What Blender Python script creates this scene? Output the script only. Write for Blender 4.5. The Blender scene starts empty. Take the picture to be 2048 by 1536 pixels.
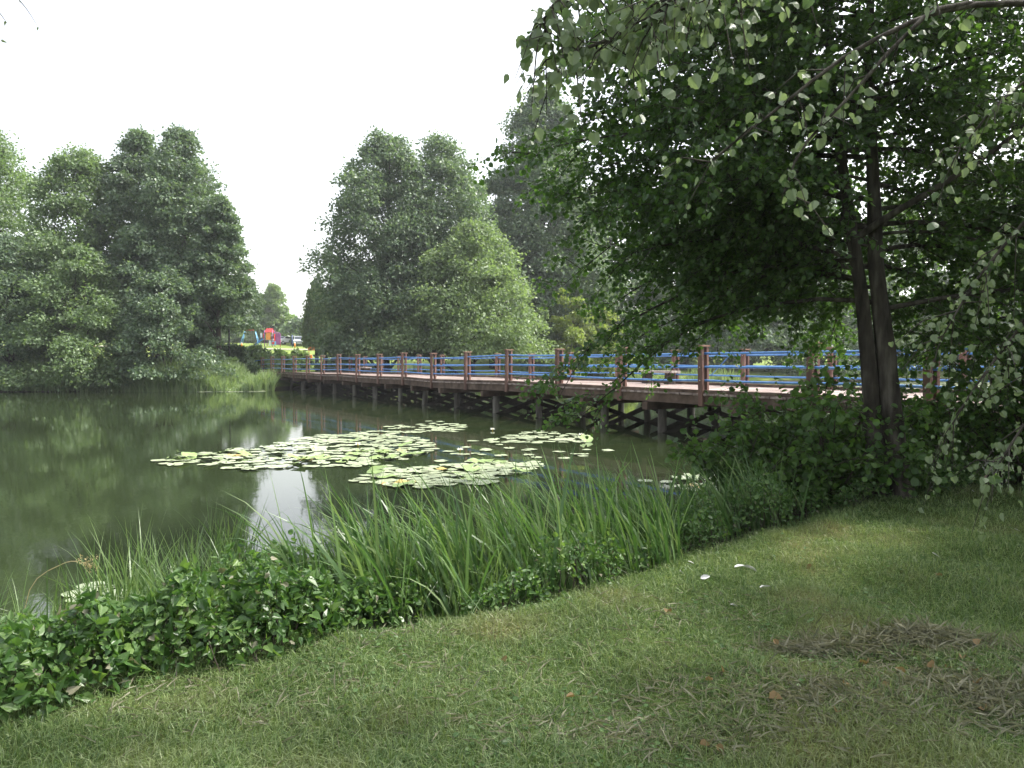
import bpy, math, random
import numpy as np
from mathutils import Vector, Matrix

R = math.radians
rng = np.random.default_rng(7)
random.seed(7)
C = bpy.context.scene.collection
EYE = 1.84
FPX = 1500.0
HAZE = .0005
HOR = 724.5


def P(px, py, Y):
    """real-world point at depth Y along a sight line (used to read places off the photograph)"""
    return np.array([(px - 1024) / FPX * Y, Y, EYE - (py - HOR) / FPX * Y])


def XZ(px, Y):
    return (px - 1024) / FPX * Y


def ss(a, b, x):
    t = np.clip((x - a) / (b - a), 0, 1)
    return t * t * (3 - 2 * t)


# ---------------------------------------------------------------- object helpers
def tag(o, label=None, cat=None, group=None, kind=None):
    if label: o['label'] = label
    if cat: o['category'] = cat
    if group: o['group'] = group
    if kind: o['kind'] = kind
    return o


def thing(name, label, cat, loc=(0, 0, 0), group=None):
    o = bpy.data.objects.new(name, None)
    o.empty_display_size = 0.2
    C.objects.link(o)
    o.location = loc
    return tag(o, label, cat, group)


def link(name, me, parent=None):
    o = bpy.data.objects.new(name, me)
    C.objects.link(o)
    if parent is not None:
        o.parent = parent
        o.matrix_parent_inverse = Matrix.Translation(-Vector(parent.location)) if parent.parent is None else parent.matrix_parent_inverse
    return o


def np_mesh(name, V, faces, mat, smooth=False):
    """faces: list of int arrays, each (n,k)"""
    me = bpy.data.meshes.new(name)
    V = np.asarray(V, dtype=np.float32)
    loops = np.concatenate([f.ravel() for f in faces]).astype(np.int32)
    tot = np.concatenate([np.full(len(f), f.shape[1], dtype=np.int32) for f in faces])
    start = np.concatenate([[0], np.cumsum(tot)[:-1]]).astype(np.int32)
    me.vertices.add(len(V)); me.vertices.foreach_set('co', V.ravel())
    me.loops.add(len(loops)); me.loops.foreach_set('vertex_index', loops)
    me.polygons.add(len(tot)); me.polygons.foreach_set('loop_start', start)
    try:
        me.polygons.foreach_set('loop_total', tot)
    except Exception:
        pass
    me.polygons.foreach_set('use_smooth', np.full(len(tot), smooth, dtype=bool))
    me.update(calc_edges=True)
    me.materials.append(mat)
    return me


class MB:
    """collects boxes, tubes, polygons; build() links them as one mesh"""
    def __init__(s): s.v = []; s.f = []

    def box(s, c, d, ax=None, taper=1.0):
        if ax is None: ax = np.eye(3)
        ax = np.asarray(ax, float); c = np.asarray(c, float); b = len(s.v)
        for z in (-.5, .5):
            k = taper if z > 0 else 1
            for x, y in ((-.5, -.5), (.5, -.5), (.5, .5), (-.5, .5)):
                s.v.append(tuple(c + ax[0] * x * d[0] * k + ax[1] * y * d[1] * k + ax[2] * z * d[2]))
        for q in ((3, 2, 1, 0), (4, 5, 6, 7), (0, 1, 5, 4), (1, 2, 6, 5), (2, 3, 7, 6), (3, 0, 4, 7)):
            s.f.append(tuple(b + i for i in q))

    def tube(s, pts, rad, n=8, cap=True):
        pts = [np.asarray(p, float) for p in pts]
        if np.isscalar(rad): rad = [rad] * len(pts)
        prev = None; b0 = len(s.v)
        for i, p in enumerate(pts):
            t = pts[min(i + 1, len(pts) - 1)] - pts[max(i - 1, 0)]
            t = t / (np.linalg.norm(t) + 1e-9)
            if prev is None:
                a = np.array([0, 0, 1.]) if abs(t[2]) < .9 else np.array([1., 0, 0])
                u = np.cross(t, a)
            else:
                u = prev - t * np.dot(prev, t)
            u /= np.linalg.norm(u) + 1e-9; prev = u; w = np.cross(t, u)
            for k in range(n):
                a = 2 * math.pi * k / n
                s.v.append(tuple(p + rad[i] * (u * math.cos(a) + w * math.sin(a))))
        for i in range(len(pts) - 1):
            for k in range(n):
                a = b0 + i * n + k; c = b0 + i * n + (k + 1) % n
                s.f.append((a, c, c + n, a + n))
        if cap:
            s.f.append(tuple(b0 + k for k in range(n))[::-1])
            e = b0 + (len(pts) - 1) * n
            s.f.append(tuple(e + k for k in range(n)))

    def poly(s, pts):
        b = len(s.v); s.v += [tuple(p) for p in pts]; s.f.append(tuple(range(b, b + len(pts))))

    def prism(s, prof, x0, x1, org=(0, 0, 0)):
        """closed profile in YZ swept along X"""
        n = len(prof); b = len(s.v)
        for x in (x0, x1):
            for y, z in prof: s.v.append((org[0] + x, org[1] + y, org[2] + z))
        for i in range(n):
            j = (i + 1) % n
            s.f.append((b + i, b + j, b + n + j, b + n + i))
        s.f.append(tuple(b + i for i in range(n))[::-1]); s.f.append(tuple(b + n + i for i in range(n)))

    def build(s, name, mat, parent=None, smooth=False, bevel=0):
        me = bpy.data.meshes.new(name)
        me.from_pydata(s.v, [], s.f)
        me.update()
        me.materials.append(mat)
        if smooth:
            me.polygons.foreach_set('use_smooth', np.ones(len(me.polygons), dtype=bool))
        o = link(name, me, parent)
        if bevel:
            m = o.modifiers.new('bevel', 'BEVEL'); m.width = bevel; m.segments = 2; m.limit_method = 'ANGLE'
        return o


def unit(a):
    return a / (np.linalg.norm(a, axis=-1, keepdims=True) + 1e-9)


def scatter(tv, tf, pos, Y, Z, size):
    """copies of a flat template: Y = direction of its long axis, Z = wished normal"""
    Y = unit(Y); X = unit(np.cross(Y, Z)); Z = np.cross(X, Y)
    n, k = len(pos), len(tv)
    size = np.broadcast_to(np.asarray(size, float), (n,))[:, None, None]
    V = pos[:, None, :] + size * (tv[None, :, 0:1] * X[:, None] + tv[None, :, 1:2] * Y[:, None] + tv[None, :, 2:3] * Z[:, None])
    off = (np.arange(n) * k)[:, None]
    F = [(np.asarray(f)[None, :] + off) for f in tf]
    return V.reshape(-1, 3), F


def merge(chunks):
    Vs = []; Fs = {}; b = 0
    for V, F in chunks:
        Vs.append(V)
        for f in F: Fs.setdefault(f.shape[1], []).append(f + b)
        b += len(V)
    return np.concatenate(Vs), [np.concatenate(v) for v in Fs.values()]


def half_leaf(outline, fold=.12, curl=.1):
    """outline: (x,y) points of the right half from base to tip -> folded two-sided leaf"""
    n = len(outline)
    y0, y1 = outline[0][1], outline[-1][1]
    z = lambda x, y: abs(x) * fold * 2 - curl * ((y - y0) / (y1 - y0)) ** 2
    r = [(x, y, z(x, y)) for x, y in outline]
    l = [(-x, y, z(x, y)) for x, y in outline[1:-1]]
    V = np.array(r + l)
    right = list(range(n))
    left = [0] + [n + i for i in range(n - 2)] + [n - 1]
    return V, [right, left[::-1]]


ALDER = half_leaf([(0, 0), (.34, .18), (.46, .52), (.36, .86), (0, .98)], .10, .16)
HEART = half_leaf([(0, .08), (.22, -.06), (.44, .18), (.36, .52), (0, 1.08)], .12, .22)
POPLAR = half_leaf([(0, .05), (.22, 0), (.42, .14), (.40, .24), (.50, .40), (.43, .50), (.44, .66), (.31, .72), (.24, .86), (0, .96)], .26, .32)
NETTLE = half_leaf([(0, 0), (.22, .12), (.27, .34), (.16, .68), (0, 1.05)], .14, .25)
DIAMOND = (np.array([(0, 0, 0), (.36, .5, .06), (0, 1, -.1), (-.36, .5, .06)]), [[0, 1, 2, 3]])


def rand_dir(n, zmin=-1):
    z = rng.uniform(zmin, 1, n); a = rng.uniform(0, 2 * math.pi, n); r = np.sqrt(1 - z * z)
    return np.stack([r * np.cos(a), r * np.sin(a), z], 1)


def blades(base, lean, height, width, segs=4, droop=.4, twist=.5):
    """long leaves: base (n,3), lean (n,2) horizontal reach as share of height"""
    n = len(base)
    ang = rng.uniform(0, 2 * math.pi, n)
    side = np.stack([np.cos(ang), np.sin(ang), np.zeros(n)], 1)
    rows = []
    for i in range(segs + 1):
        t = i / segs
        hx = lean * (t ** 1.7)[..., None] if not np.isscalar(t) else lean * t ** 1.7
        l2 = (lean ** 2).sum(1)
        z = t * (1 - droop * t * t * np.minimum(1.3, l2 * 1.5))
        c = base + np.concatenate([hx * height[:, None], (z * height)[:, None]], 1)
        w = width * (1 - t ** 2.2) * (.55 + .45 * min(1, t * 5))
        a2 = ang + twist * t
        side = np.stack([np.cos(a2), np.sin(a2), np.zeros(n)], 1)
        if i < segs:
            rows += [c - side * w[:, None] / 2, c + side * w[:, None] / 2]
        else:
            rows += [c]
    V = np.stack(rows, 1)
    k = V.shape[1]
    off = (np.arange(n) * k)[:, None]
    q = [np.array([[2 * i, 2 * i + 1, 2 * i + 3, 2 * i + 2]]) + off for i in range(segs - 1)]
    t3 = np.array([[2 * segs - 2, 2 * segs - 1, 2 * segs]]) + off
    return V.reshape(-1, 3), [np.concatenate(q), t3] if q else [t3]


# ---------------------------------------------------------------- materials
def new_mat(name):
    m = bpy.data.materials.new(name); m.use_nodes = True
    nt = m.node_tree; nt.nodes.clear()
    return m, nt, nt.nodes, nt.links


def ramp(nodes, stops):
    r = nodes.new('ShaderNodeValToRGB'); e = r.color_ramp.elements
    while len(e) < len(stops): e.new(.5)
    for el, (p, c) in zip(e, stops): el.position = p; el.color = (*c, 1)
    return r


def leaf_mat(name, cols, trans=.4, rough=.5, spec=.35, back=None, tcol=1.5, noise=None, tb=.55):
    m, nt, N, L = new_mat(name)
    out = N.new('ShaderNodeOutputMaterial')
    g = N.new('ShaderNodeNewGeometry')
    k = len(cols)
    r = ramp(N, [(i / max(1, k - 1), c) for i, c in enumerate(cols)])
    L.new(g.outputs['Random Per Island'], r.inputs[0])
    col = r.outputs[0]
    if noise:                                   # large patches of another true leaf colour
        tc = N.new('ShaderNodeTexCoord'); nz = N.new('ShaderNodeTexNoise')
        nz.inputs['Scale'].default_value = noise[0]; nz.inputs['Detail'].default_value = 3
        L.new(tc.outputs['Object'], nz.inputs['Vector'])
        mr = N.new('ShaderNodeMapRange'); mr.inputs[1].default_value = noise[2]; mr.inputs[2].default_value = noise[3]
        L.new(nz.outputs[0], mr.inputs[0])
        r2 = ramp(N, [(i / max(1, len(noise[1]) - 1), c) for i, c in enumerate(noise[1])])
        L.new(g.outputs['Random Per Island'], r2.inputs[0])
        mx = N.new('ShaderNodeMix'); mx.data_type = 'RGBA'
        L.new(mr.outputs[0], mx.inputs[0]); L.new(col, mx.inputs[6]); L.new(r2.outputs[0], mx.inputs[7])
        col = mx.outputs[2]
    if back:
        mb = N.new('ShaderNodeMix'); mb.data_type = 'RGBA'; mb.inputs[7].default_value = (*back, 1)
        L.new(g.outputs['Backfacing'], mb.inputs[0]); L.new(col, mb.inputs[6]); col = mb.outputs[2]
    p = N.new('ShaderNodeBsdfPrincipled')
    p.inputs['Roughness'].default_value = rough; p.inputs['Specular IOR Level'].default_value = spec
    L.new(col, p.inputs['Base Color'])
    t = N.new('ShaderNodeBsdfTranslucent')
    h = N.new('ShaderNodeMix'); h.data_type = 'RGBA'; h.blend_type = 'MULTIPLY'; h.inputs[0].default_value = 1
    h.inputs[7].default_value = (tcol * 1.05, tcol * 1.1, tcol * tb, 1); L.new(col, h.inputs[6])
    L.new(h.outputs[2], t.inputs['Color'])
    ms = N.new('ShaderNodeMixShader'); ms.inputs[0].default_value = trans
    L.new(p.outputs[0], ms.inputs[1]); L.new(t.outputs[0], ms.inputs[2]); L.new(ms.outputs[0], out.inputs[0])
    return m


def surf(name, cols, scale=4, rough=.7, stretch=(1, 1, 1), bump=.0, bscale=None, spec=.3, metallic=0, detail=5, coord='Object', island=0):
    """noise-coloured procedural surface"""
    m, nt, N, L = new_mat(name)
    out = N.new('ShaderNodeOutputMaterial'); p = N.new('ShaderNodeBsdfPrincipled')
    tc = N.new('ShaderNodeTexCoord'); mp = N.new('ShaderNodeMapping'); mp.inputs['Scale'].default_value = stretch
    L.new(tc.outputs[coord], mp.inputs[0])
    nz = N.new('ShaderNodeTexNoise'); nz.inputs['Scale'].default_value = scale; nz.inputs['Detail'].default_value = detail
    L.new(mp.outputs[0], nz.inputs['Vector'])
    k = len(cols); r = ramp(N, [(.3 + .4 * i / max(1, k - 1), c) for i, c in enumerate(cols)])
    fac = nz.outputs[0]
    if island:
        g = N.new('ShaderNodeNewGeometry'); ad = N.new('ShaderNodeMath'); ad.operation = 'MULTIPLY_ADD'
        ad.inputs[1].default_value = island; L.new(g.outputs['Random Per Island'], ad.inputs[0])
        sb = N.new('ShaderNodeMath'); sb.operation = 'SUBTRACT'; sb.inputs[1].default_value = island / 2
        L.new(nz.outputs[0], sb.inputs[0]); L.new(sb.outputs[0], ad.inputs[2]); fac = ad.outputs[0]
    L.new(fac, r.inputs[0]); L.new(r.outputs[0], p.inputs['Base Color'])
    p.inputs['Roughness'].default_value = rough; p.inputs['Specular IOR Level'].default_value = spec
    p.inputs['Metallic'].default_value = metallic
    if bump:
        b = N.new('ShaderNodeBump'); b.inputs['Strength'].default_value = bump; b.inputs['Distance'].default_value = .02
        n2 = N.new('ShaderNodeTexNoise'); n2.inputs['Scale'].default_value = bscale or scale * 3; n2.inputs['Detail'].default_value = 6
        L.new(mp.outputs[0], n2.inputs['Vector']); L.new(n2.outputs[0], b.inputs['Height']); L.new(b.outputs[0], p.inputs['Normal'])
    L.new(p.outputs[0], out.inputs[0])
    return m


M = {}
M['tree_dark'] = leaf_mat('far_leaf', [(.066, .110, .066), (.10, .155, .090), (.15, .205, .122)], .38, .45, .55)
M['tree_mid'] = leaf_mat('far_leaf_mid', [(.080, .132, .060), (.12, .185, .082), (.17, .235, .11)], .4, .45, .55)
M['tree_light'] = leaf_mat('far_leaf_light', [(.12, .18, .08), (.155, .22, .10), (.19, .255, .125)], .4, .45, .5)
M['tree_yellow'] = leaf_mat('far_leaf_yellow', [(.16, .20, .05), (.20, .25, .07), (.14, .20, .06)], .42, .5, .3)
M['tree_fresh'] = leaf_mat('far_leaf_fresh', [(.13, .24, .04), (.17, .29, .05), (.10, .20, .04)], .45, .5, .3)
M['willow'] = leaf_mat('willow_leaf', [(.10, .14, .08), (.13, .17, .10)], .4, .5, .3)
M['alder'] = leaf_mat('alder_leaf', [(.028, .065, .016), (.044, .092, .022), (.07, .13, .032)], .45, .38, .5, tcol=1.8)
M['shrub'] = leaf_mat('shrub_leaf', [(.04, .09, .022), (.065, .13, .03), (.10, .18, .04)], .42, .42, .45, tcol=1.6)
M['poplar'] = leaf_mat('poplar_leaf', [(.05, .09, .032), (.075, .125, .045), (.11, .165, .07)], .36, .5, .45, back=(.14, .185, .10), tcol=1.6, tb=.75)
M['weed'] = leaf_mat('weed_leaf', [(.035, .085, .02), (.055, .12, .03), (.085, .165, .042), (.14, .22, .06)], .36, .38, .55)
M['nettle'] = leaf_mat('nettle_leaf', [(.05, .11, .03), (.075, .15, .042), (.12, .20, .065)], .36, .45, .45)
M['reed'] = leaf_mat('reed_leaf', [(.05, .11, .032), (.08, .155, .048), (.12, .205, .07), (.19, .255, .12)], .32, .36, .6)
M['sedge'] = leaf_mat('sedge_leaf', [(.07, .13, .04), (.11, .18, .065), (.17, .24, .10)], .32, .38, .6)
M['far_reed'] = leaf_mat('far_reed_leaf', [(.14, .21, .09), (.19, .26, .12), (.24, .30, .16)], .35, .5, .35)
STRAW = [(.22, .20, .09), (.28, .25, .13), (.14, .19, .06), (.36, .33, .20), (.11, .17, .05)]
M['grass'] = leaf_mat('grass_blade', [(.052, .098, .030), (.100, .162, .050), (.148, .215, .075), (.25, .30, .145)], .3, .45, .45,
                      noise=(1.1, STRAW, .52, .86))
M['straw'] = leaf_mat('cut_grass', [(.14, .145, .09), (.20, .195, .13), (.27, .26, .19), (.11, .12, .075)], .2, .7, .2)
M['seed'] = leaf_mat('seed_head', [(.30, .25, .14), (.38, .32, .2)], .3, .6, .2)
M['bark_dark'] = surf('bark_dark', [(.014, .012, .009), (.042, .036, .028), (.095, .086, .07)], 11, .95, (1, 1, .22), 1.0, 26)
M['bark'] = surf('bark_grey', [(.03, .026, .02), (.06, .05, .04), (.10, .09, .075)], 3, .9, (1, 1, .3), .5)
M['twig'] = surf('twig_bark', [(.03, .025, .018), (.07, .058, .045)], 12, .85, bump=.3)
M['post'] = surf('rail_post_wood', [(.10, .054, .042), (.16, .088, .068), (.23, .135, .105)], 6, .75, (1, 1, .15), .25, island=.15)
M['cap'] = surf('post_cap_wood', [(.17, .10, .07), (.27, .17, .12)], 8, .8, bump=.2)
M['deck'] = surf('deck_wood', [(.19, .145, .125), (.28, .215, .19), (.37, .295, .265)], 5, .75, (1, 1, 1), .2, island=.55)
M['beam'] = surf('edge_beam_wood', [(.055, .036, .027), (.105, .07, .052), (.16, .115, .09)], 3, .85, (1, 1, 1), .3)
M['brace'] = surf('brace_wood', [(.022, .018, .015), (.045, .037, .03)], 5, .9, bump=.3)
M['pile'] = surf('pile_log', [(.04, .034, .027), (.10, .09, .075), (.20, .185, .16)], 5, .85, (1, 1, .2), .4)
M['rail'] = surf('blue_pipe', [(.06, .18, .46), (.085, .24, .55), (.13, .30, .60)], 7, .38, spec=.5)
M['steel'] = surf('bolt_steel', [(.35, .35, .35), (.5, .5, .5)], 10, .4, metallic=.8)
M['bench_top'] = surf('bench_plank', [(.34, .29, .26), (.46, .40, .36)], 6, .8, bump=.2)
M['bench_leg'] = surf('bench_block', [(.045, .035, .03), (.08, .06, .05)], 6, .9)
M['pad'] = surf('lily_pad_pale', [(.23, .28, .155), (.30, .345, .21), (.36, .40, .265)], 3, .34, spec=.6, bump=.1, coord='Object')
M['pad_g'] = surf('lily_pad_green', [(.13, .20, .06), (.19, .27, .08), (.25, .33, .12)], 3, .4, spec=.5, bump=.1)
M['pad_y'] = surf('lily_pad_yellow', [(.42, .27, .06), (.34, .30, .09), (.45, .20, .05)], 3, .45, spec=.4, bump=.1)
M['petal'] = surf('lily_petal', [(.75, .75, .70), (.82, .82, .78)], 5, .5)
M['dead'] = leaf_mat('dead_leaf', [(.12, .085, .042), (.17, .115, .055), (.22, .155, .08), (.085, .06, .035)], .2, .7, .2)
M['feather'] = surf('white_feather', [(.55, .54, .50), (.72, .71, .68)], 20, .7)
for nm, c in {'red': (.55, .03, .03), 'blue': (.03, .16, .50), 'light_blue': (.16, .42, .70), 'orange': (.75, .25, .03), 'purple': (.28, .08, .28),
              'white': (.72, .73, .74), 'yellow': (.75, .5, .05), 'grey': (.30, .31, .32), 'black': (.012, .013, .015), 'dark_blue': (.02, .05, .16),
              'silver': (.55, .58, .62), 'green': (.10, .30, .05), 'teal': (.03, .06, .07), 'rust': (.42, .13, .05)}.items():
    M[nm] = surf('paint_' + nm, [tuple(x * .85 for x in c), c], 4, .4, spec=.5)
M['glass'] = surf('car_glass', [(.03, .04, .05), (.05, .06, .07)], 2, .08, spec=.6)
M['tyre'] = surf('tyre_rubber', [(.012, .012, .012), (.02, .02, .02)], 6, .85)
M['path'] = surf('path_gravel', [(.36, .32, .26), (.46, .42, .35), (.52, .48, .41)], 2, .95, bump=.2)


# ---------------------------------------------------------------- terrain
POND = np.array([(-70, -14), (-30, -7), (-12, .8), (-7, 3.3), (-4.6, 4.25), (-3.2, 4.75), (-2.2, 4.75), (-1.2, 4.95), (-.3, 5.35), (.6, 6.1), (1.6, 7.1), (2.8, 8.2),
                 (3.9, 9.4), (5.2, 10.1), (6.6, 10.4), (8.6, 9.6), (11, 8.8), (15, 9.5), (24, 14), (40, 22), (58, 34), (66, 55), (60, 74), (45, 80), (30, 72),
                 (18, 66), (6, 63), (-6, 61.5), (-10.5, 60), (-14.2, 56), (-15.7, 51), (-16.6, 48.2), (-24, 47.2), (-34, 46.2), (-50, 45), (-70, 42)], float)


def pond_sd(x, y):
    """signed distance to the shore, positive on land"""
    p = np.stack([x, y], -1); d2 = np.full(x.shape, 1e9); inside = np.zeros(x.shape, bool)
    n = len(POND)
    for i in range(n):
        a, b = POND[i], POND[(i + 1) % n]
        ab = b - a; t = np.clip(((p - a) @ ab) / (ab @ ab), 0, 1)
        q = a + t[..., None] * ab
        d2 = np.minimum(d2, ((p - q) ** 2).sum(-1))
        c = ((a[1] > y) != (b[1] > y)) & (x < (b[0] - a[0]) * (y - a[1]) / (b[1] - a[1] + 1e-12) + a[0])
        inside ^= c
    d = np.sqrt(d2)
    return np.where(inside, -d, d)


def ground(x, y):
    x = np.asarray(x, float); y = np.asarray(y, float)
    sd = pond_sd(x, y)
    far = ss(22, 40, y)
    lump = .03 * np.sin(x * 1.7 + 1.3) * np.sin(y * 1.3) + .02 * np.sin(x * 3.9 + y * 2.7)
    near = .03 + .23 * ss(0, .9, sd) + lump * ss(.2, 1.5, sd) + .75 * ss(6.4, 9.5, x) * ss(.5, 3, sd) + .02 * np.clip(sd - 2, 0, 30)
    nearw = -.9 * ss(0, 2.5, -sd)
    farl = .05 + .75 * ss(0, 2.5, sd) + .058 * np.clip(sd - 3, 0, 75) + .015 * np.clip(sd - 78, 0, 400)
    land = near * (1 - far) + farl * far
    return np.where(sd > 0, land, nearw + .03)


def gz(x, y):
    return float(ground(np.array([x]), np.array([y]))[0])


def build_ground():
    na, nr = 420, 210
    rad = .4 * (1300 / .4) ** (np.arange(nr) / (nr - 1))
    th = np.arange(na) / na * 2 * math.pi
    X = (rad[:, None] * np.cos(th)); Y = (rad[:, None] * np.sin(th)) + 0.0
    V = np.stack([X, Y, ground(X, Y)], -1).reshape(-1, 3)
    V = np.concatenate([V, [[0, 0, gz(0, 0)]]])
    i = np.arange(nr - 1)[:, None] * na; j = np.arange(na)[None, :]; j2 = (j + 1) % na
    Q = np.stack([i + j, i + na + j, i + na + j2, i + j2], -1).reshape(-1, 4)
    T = np.stack([np.full(na, nr * na), np.arange(na), (np.arange(na) + 1) % na], -1)
    m, nt, N, L = new_mat('ground_turf')
    out = N.new('ShaderNodeOutputMaterial'); p = N.new('ShaderNodeBsdfPrincipled'); p.inputs['Roughness'].default_value = .95
    p.inputs['Specular IOR Level'].default_value = .1
    tc = N.new('ShaderNodeTexCoord')
    n1 = N.new('ShaderNodeTexNoise'); n1.inputs['Scale'].default_value = 1.1; n1.inputs['Detail'].default_value = 6
    n2 = N.new('ShaderNodeTexNoise'); n2.inputs['Scale'].default_value = 35; n2.inputs['Detail'].default_value = 4
    L.new(tc.outputs['Object'], n1.inputs['Vector']); L.new(tc.outputs['Object'], n2.inputs['Vector'])
    a = ramp(N, [(.35, (.06, .10, .028)), (.54, (.09, .125, .042)), (.72, (.16, .15, .07))])
    L.new(n1.outputs[0], a.inputs[0])
    b = ramp(N, [(.3, (.55, .5, .45)), (.7, (1.25, 1.25, 1.15))]); L.new(n2.outputs[0], b.inputs[0])
    mx = N.new('ShaderNodeMix'); mx.data_type = 'RGBA'; mx.blend_type = 'MULTIPLY'; mx.inputs[0].default_value = 1
    L.new(a.outputs[0], mx.inputs[6]); L.new(b.outputs[0], mx.inputs[7])
    # meadow further off is a lighter green; bare mud right at the water line
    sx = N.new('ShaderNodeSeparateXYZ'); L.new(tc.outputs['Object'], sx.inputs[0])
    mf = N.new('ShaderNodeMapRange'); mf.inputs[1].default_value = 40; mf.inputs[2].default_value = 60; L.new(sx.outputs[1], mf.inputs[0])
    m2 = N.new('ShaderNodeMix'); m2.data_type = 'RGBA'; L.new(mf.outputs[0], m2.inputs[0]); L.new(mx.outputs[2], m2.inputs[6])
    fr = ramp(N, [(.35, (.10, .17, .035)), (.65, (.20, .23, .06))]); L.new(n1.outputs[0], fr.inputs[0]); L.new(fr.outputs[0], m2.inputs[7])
    ml = N.new('ShaderNodeMapRange'); ml.inputs[1].default_value = .10; ml.inputs[2].default_value = .22; L.new(sx.outputs[2], ml.inputs[0])
    m3 = N.new('ShaderNodeMix'); m3.data_type = 'RGBA'; m3.inputs[6].default_value = (.035, .03, .018, 1)
    L.new(ml.outputs[0], m3.inputs[0]); L.new(m2.outputs[2], m3.inputs[7])
    L.new(m3.outputs[2], p.inputs['Base Color'])
    bp = N.new('ShaderNodeBump'); bp.inputs['Strength'].default_value = .6; bp.inputs['Distance'].default_value = .03
    L.new(n2.outputs[0], bp.inputs['Height']); L.new(bp.outputs[0], p.inputs['Normal'])
    L.new(p.outputs[0], out.inputs[0])
    o = link('ground', np_mesh('ground', V, [Q, T], m, True))
    tag(o, kind='structure')


def build_water():
    m, nt, N, L = new_mat('pond_water')
    out = N.new('ShaderNodeOutputMaterial'); p = N.new('ShaderNodeBsdfPrincipled')
    p.inputs['Base Color'].default_value = (.022, .032, .013, 1); p.inputs['Roughness'].default_value = .012
    p.inputs['IOR'].default_value = 1.33; p.inputs['Specular IOR Level'].default_value = .5
    tc = N.new('ShaderNodeTexCoord'); mp = N.new('ShaderNodeMapping'); mp.inputs['Scale'].default_value = (1, .55, 1)
    L.new(tc.outputs['Object'], mp.inputs[0])
    n1 = N.new('ShaderNodeTexNoise'); n1.inputs['Scale'].default_value = 5; n1.inputs['Detail'].default_value = 4; n1.inputs['Roughness'].default_value = .6
    n2 = N.new('ShaderNodeTexNoise'); n2.inputs['Scale'].default_value = .35; n2.inputs['Detail'].default_value = 2
    L.new(mp.outputs[0], n1.inputs['Vector']); L.new(tc.outputs['Object'], n2.inputs['Vector'])
    mr = N.new('ShaderNodeMapRange'); mr.inputs[1].default_value = .4; mr.inputs[2].default_value = .7
    mr.inputs[3].default_value = .035; mr.inputs[4].default_value = .12
    L.new(n2.outputs[0], mr.inputs[0])
    b = N.new('ShaderNodeBump'); b.inputs['Distance'].default_value = .02
    L.new(mr.outputs[0], b.inputs['Strength']); L.new(n1.outputs[0], b.inputs['Height']); L.new(b.outputs[0], p.inputs['Normal'])
    L.new(p.outputs[0], out.inputs[0])
    mb = MB(); mb.poly([(-90, -30, 0), (80, -30, 0), (80, 95, 0), (-90, 95, 0)])
    tag(mb.build('water', m), kind='structure')


def strip(name, pts, w, mat, dz=.04):
    """a path laid on the ground"""
    pts = np.array(pts, float); seg = []
    for a, b in zip(pts[:-1], pts[1:]):
        n = max(2, int(np.linalg.norm(b - a) / .8))
        seg += [a + (b - a) * t for t in np.arange(n) / n]
    seg = np.array(seg + [pts[-1]])
    t = unit(np.gradient(seg, axis=0)); nrm = np.stack([-t[:, 1], t[:, 0]], 1)
    K = 5; cols = []
    for k in range(K):
        q = seg + nrm * w * (k / (K - 1) - .5)
        cols.append(np.stack([q[:, 0], q[:, 1], ground(q[:, 0], q[:, 1]) + dz], 1))
    V = np.stack(cols, 1); n = len(seg)
    i = np.arange(n - 1)[:, None] * K; j = np.arange(K - 1)[None]
    Q = np.stack([i + j, i + j + 1, i + K + j + 1, i + K + j], -1).reshape(-1, 4)
    o = link(name, np_mesh(name, V.reshape(-1, 3), [Q], mat, True)); tag(o, kind='structure')


build_ground(); build_water()
strip('path', [(-75, 50.5), (-40, 51.2), (-26, 52.5), (-21, 56), (-19.5, 60), (-24, 76), (-45, 100)], 1.8, M['path'], .06)
strip('gravel_path', [(-75, 100), (-45, 104), (-30, 108), (-10, 114), (20, 124)], 2.2, M['path'], .08)

# ---------------------------------------------------------------- trees seen across the water
CROWN_CACHE = {}


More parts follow.
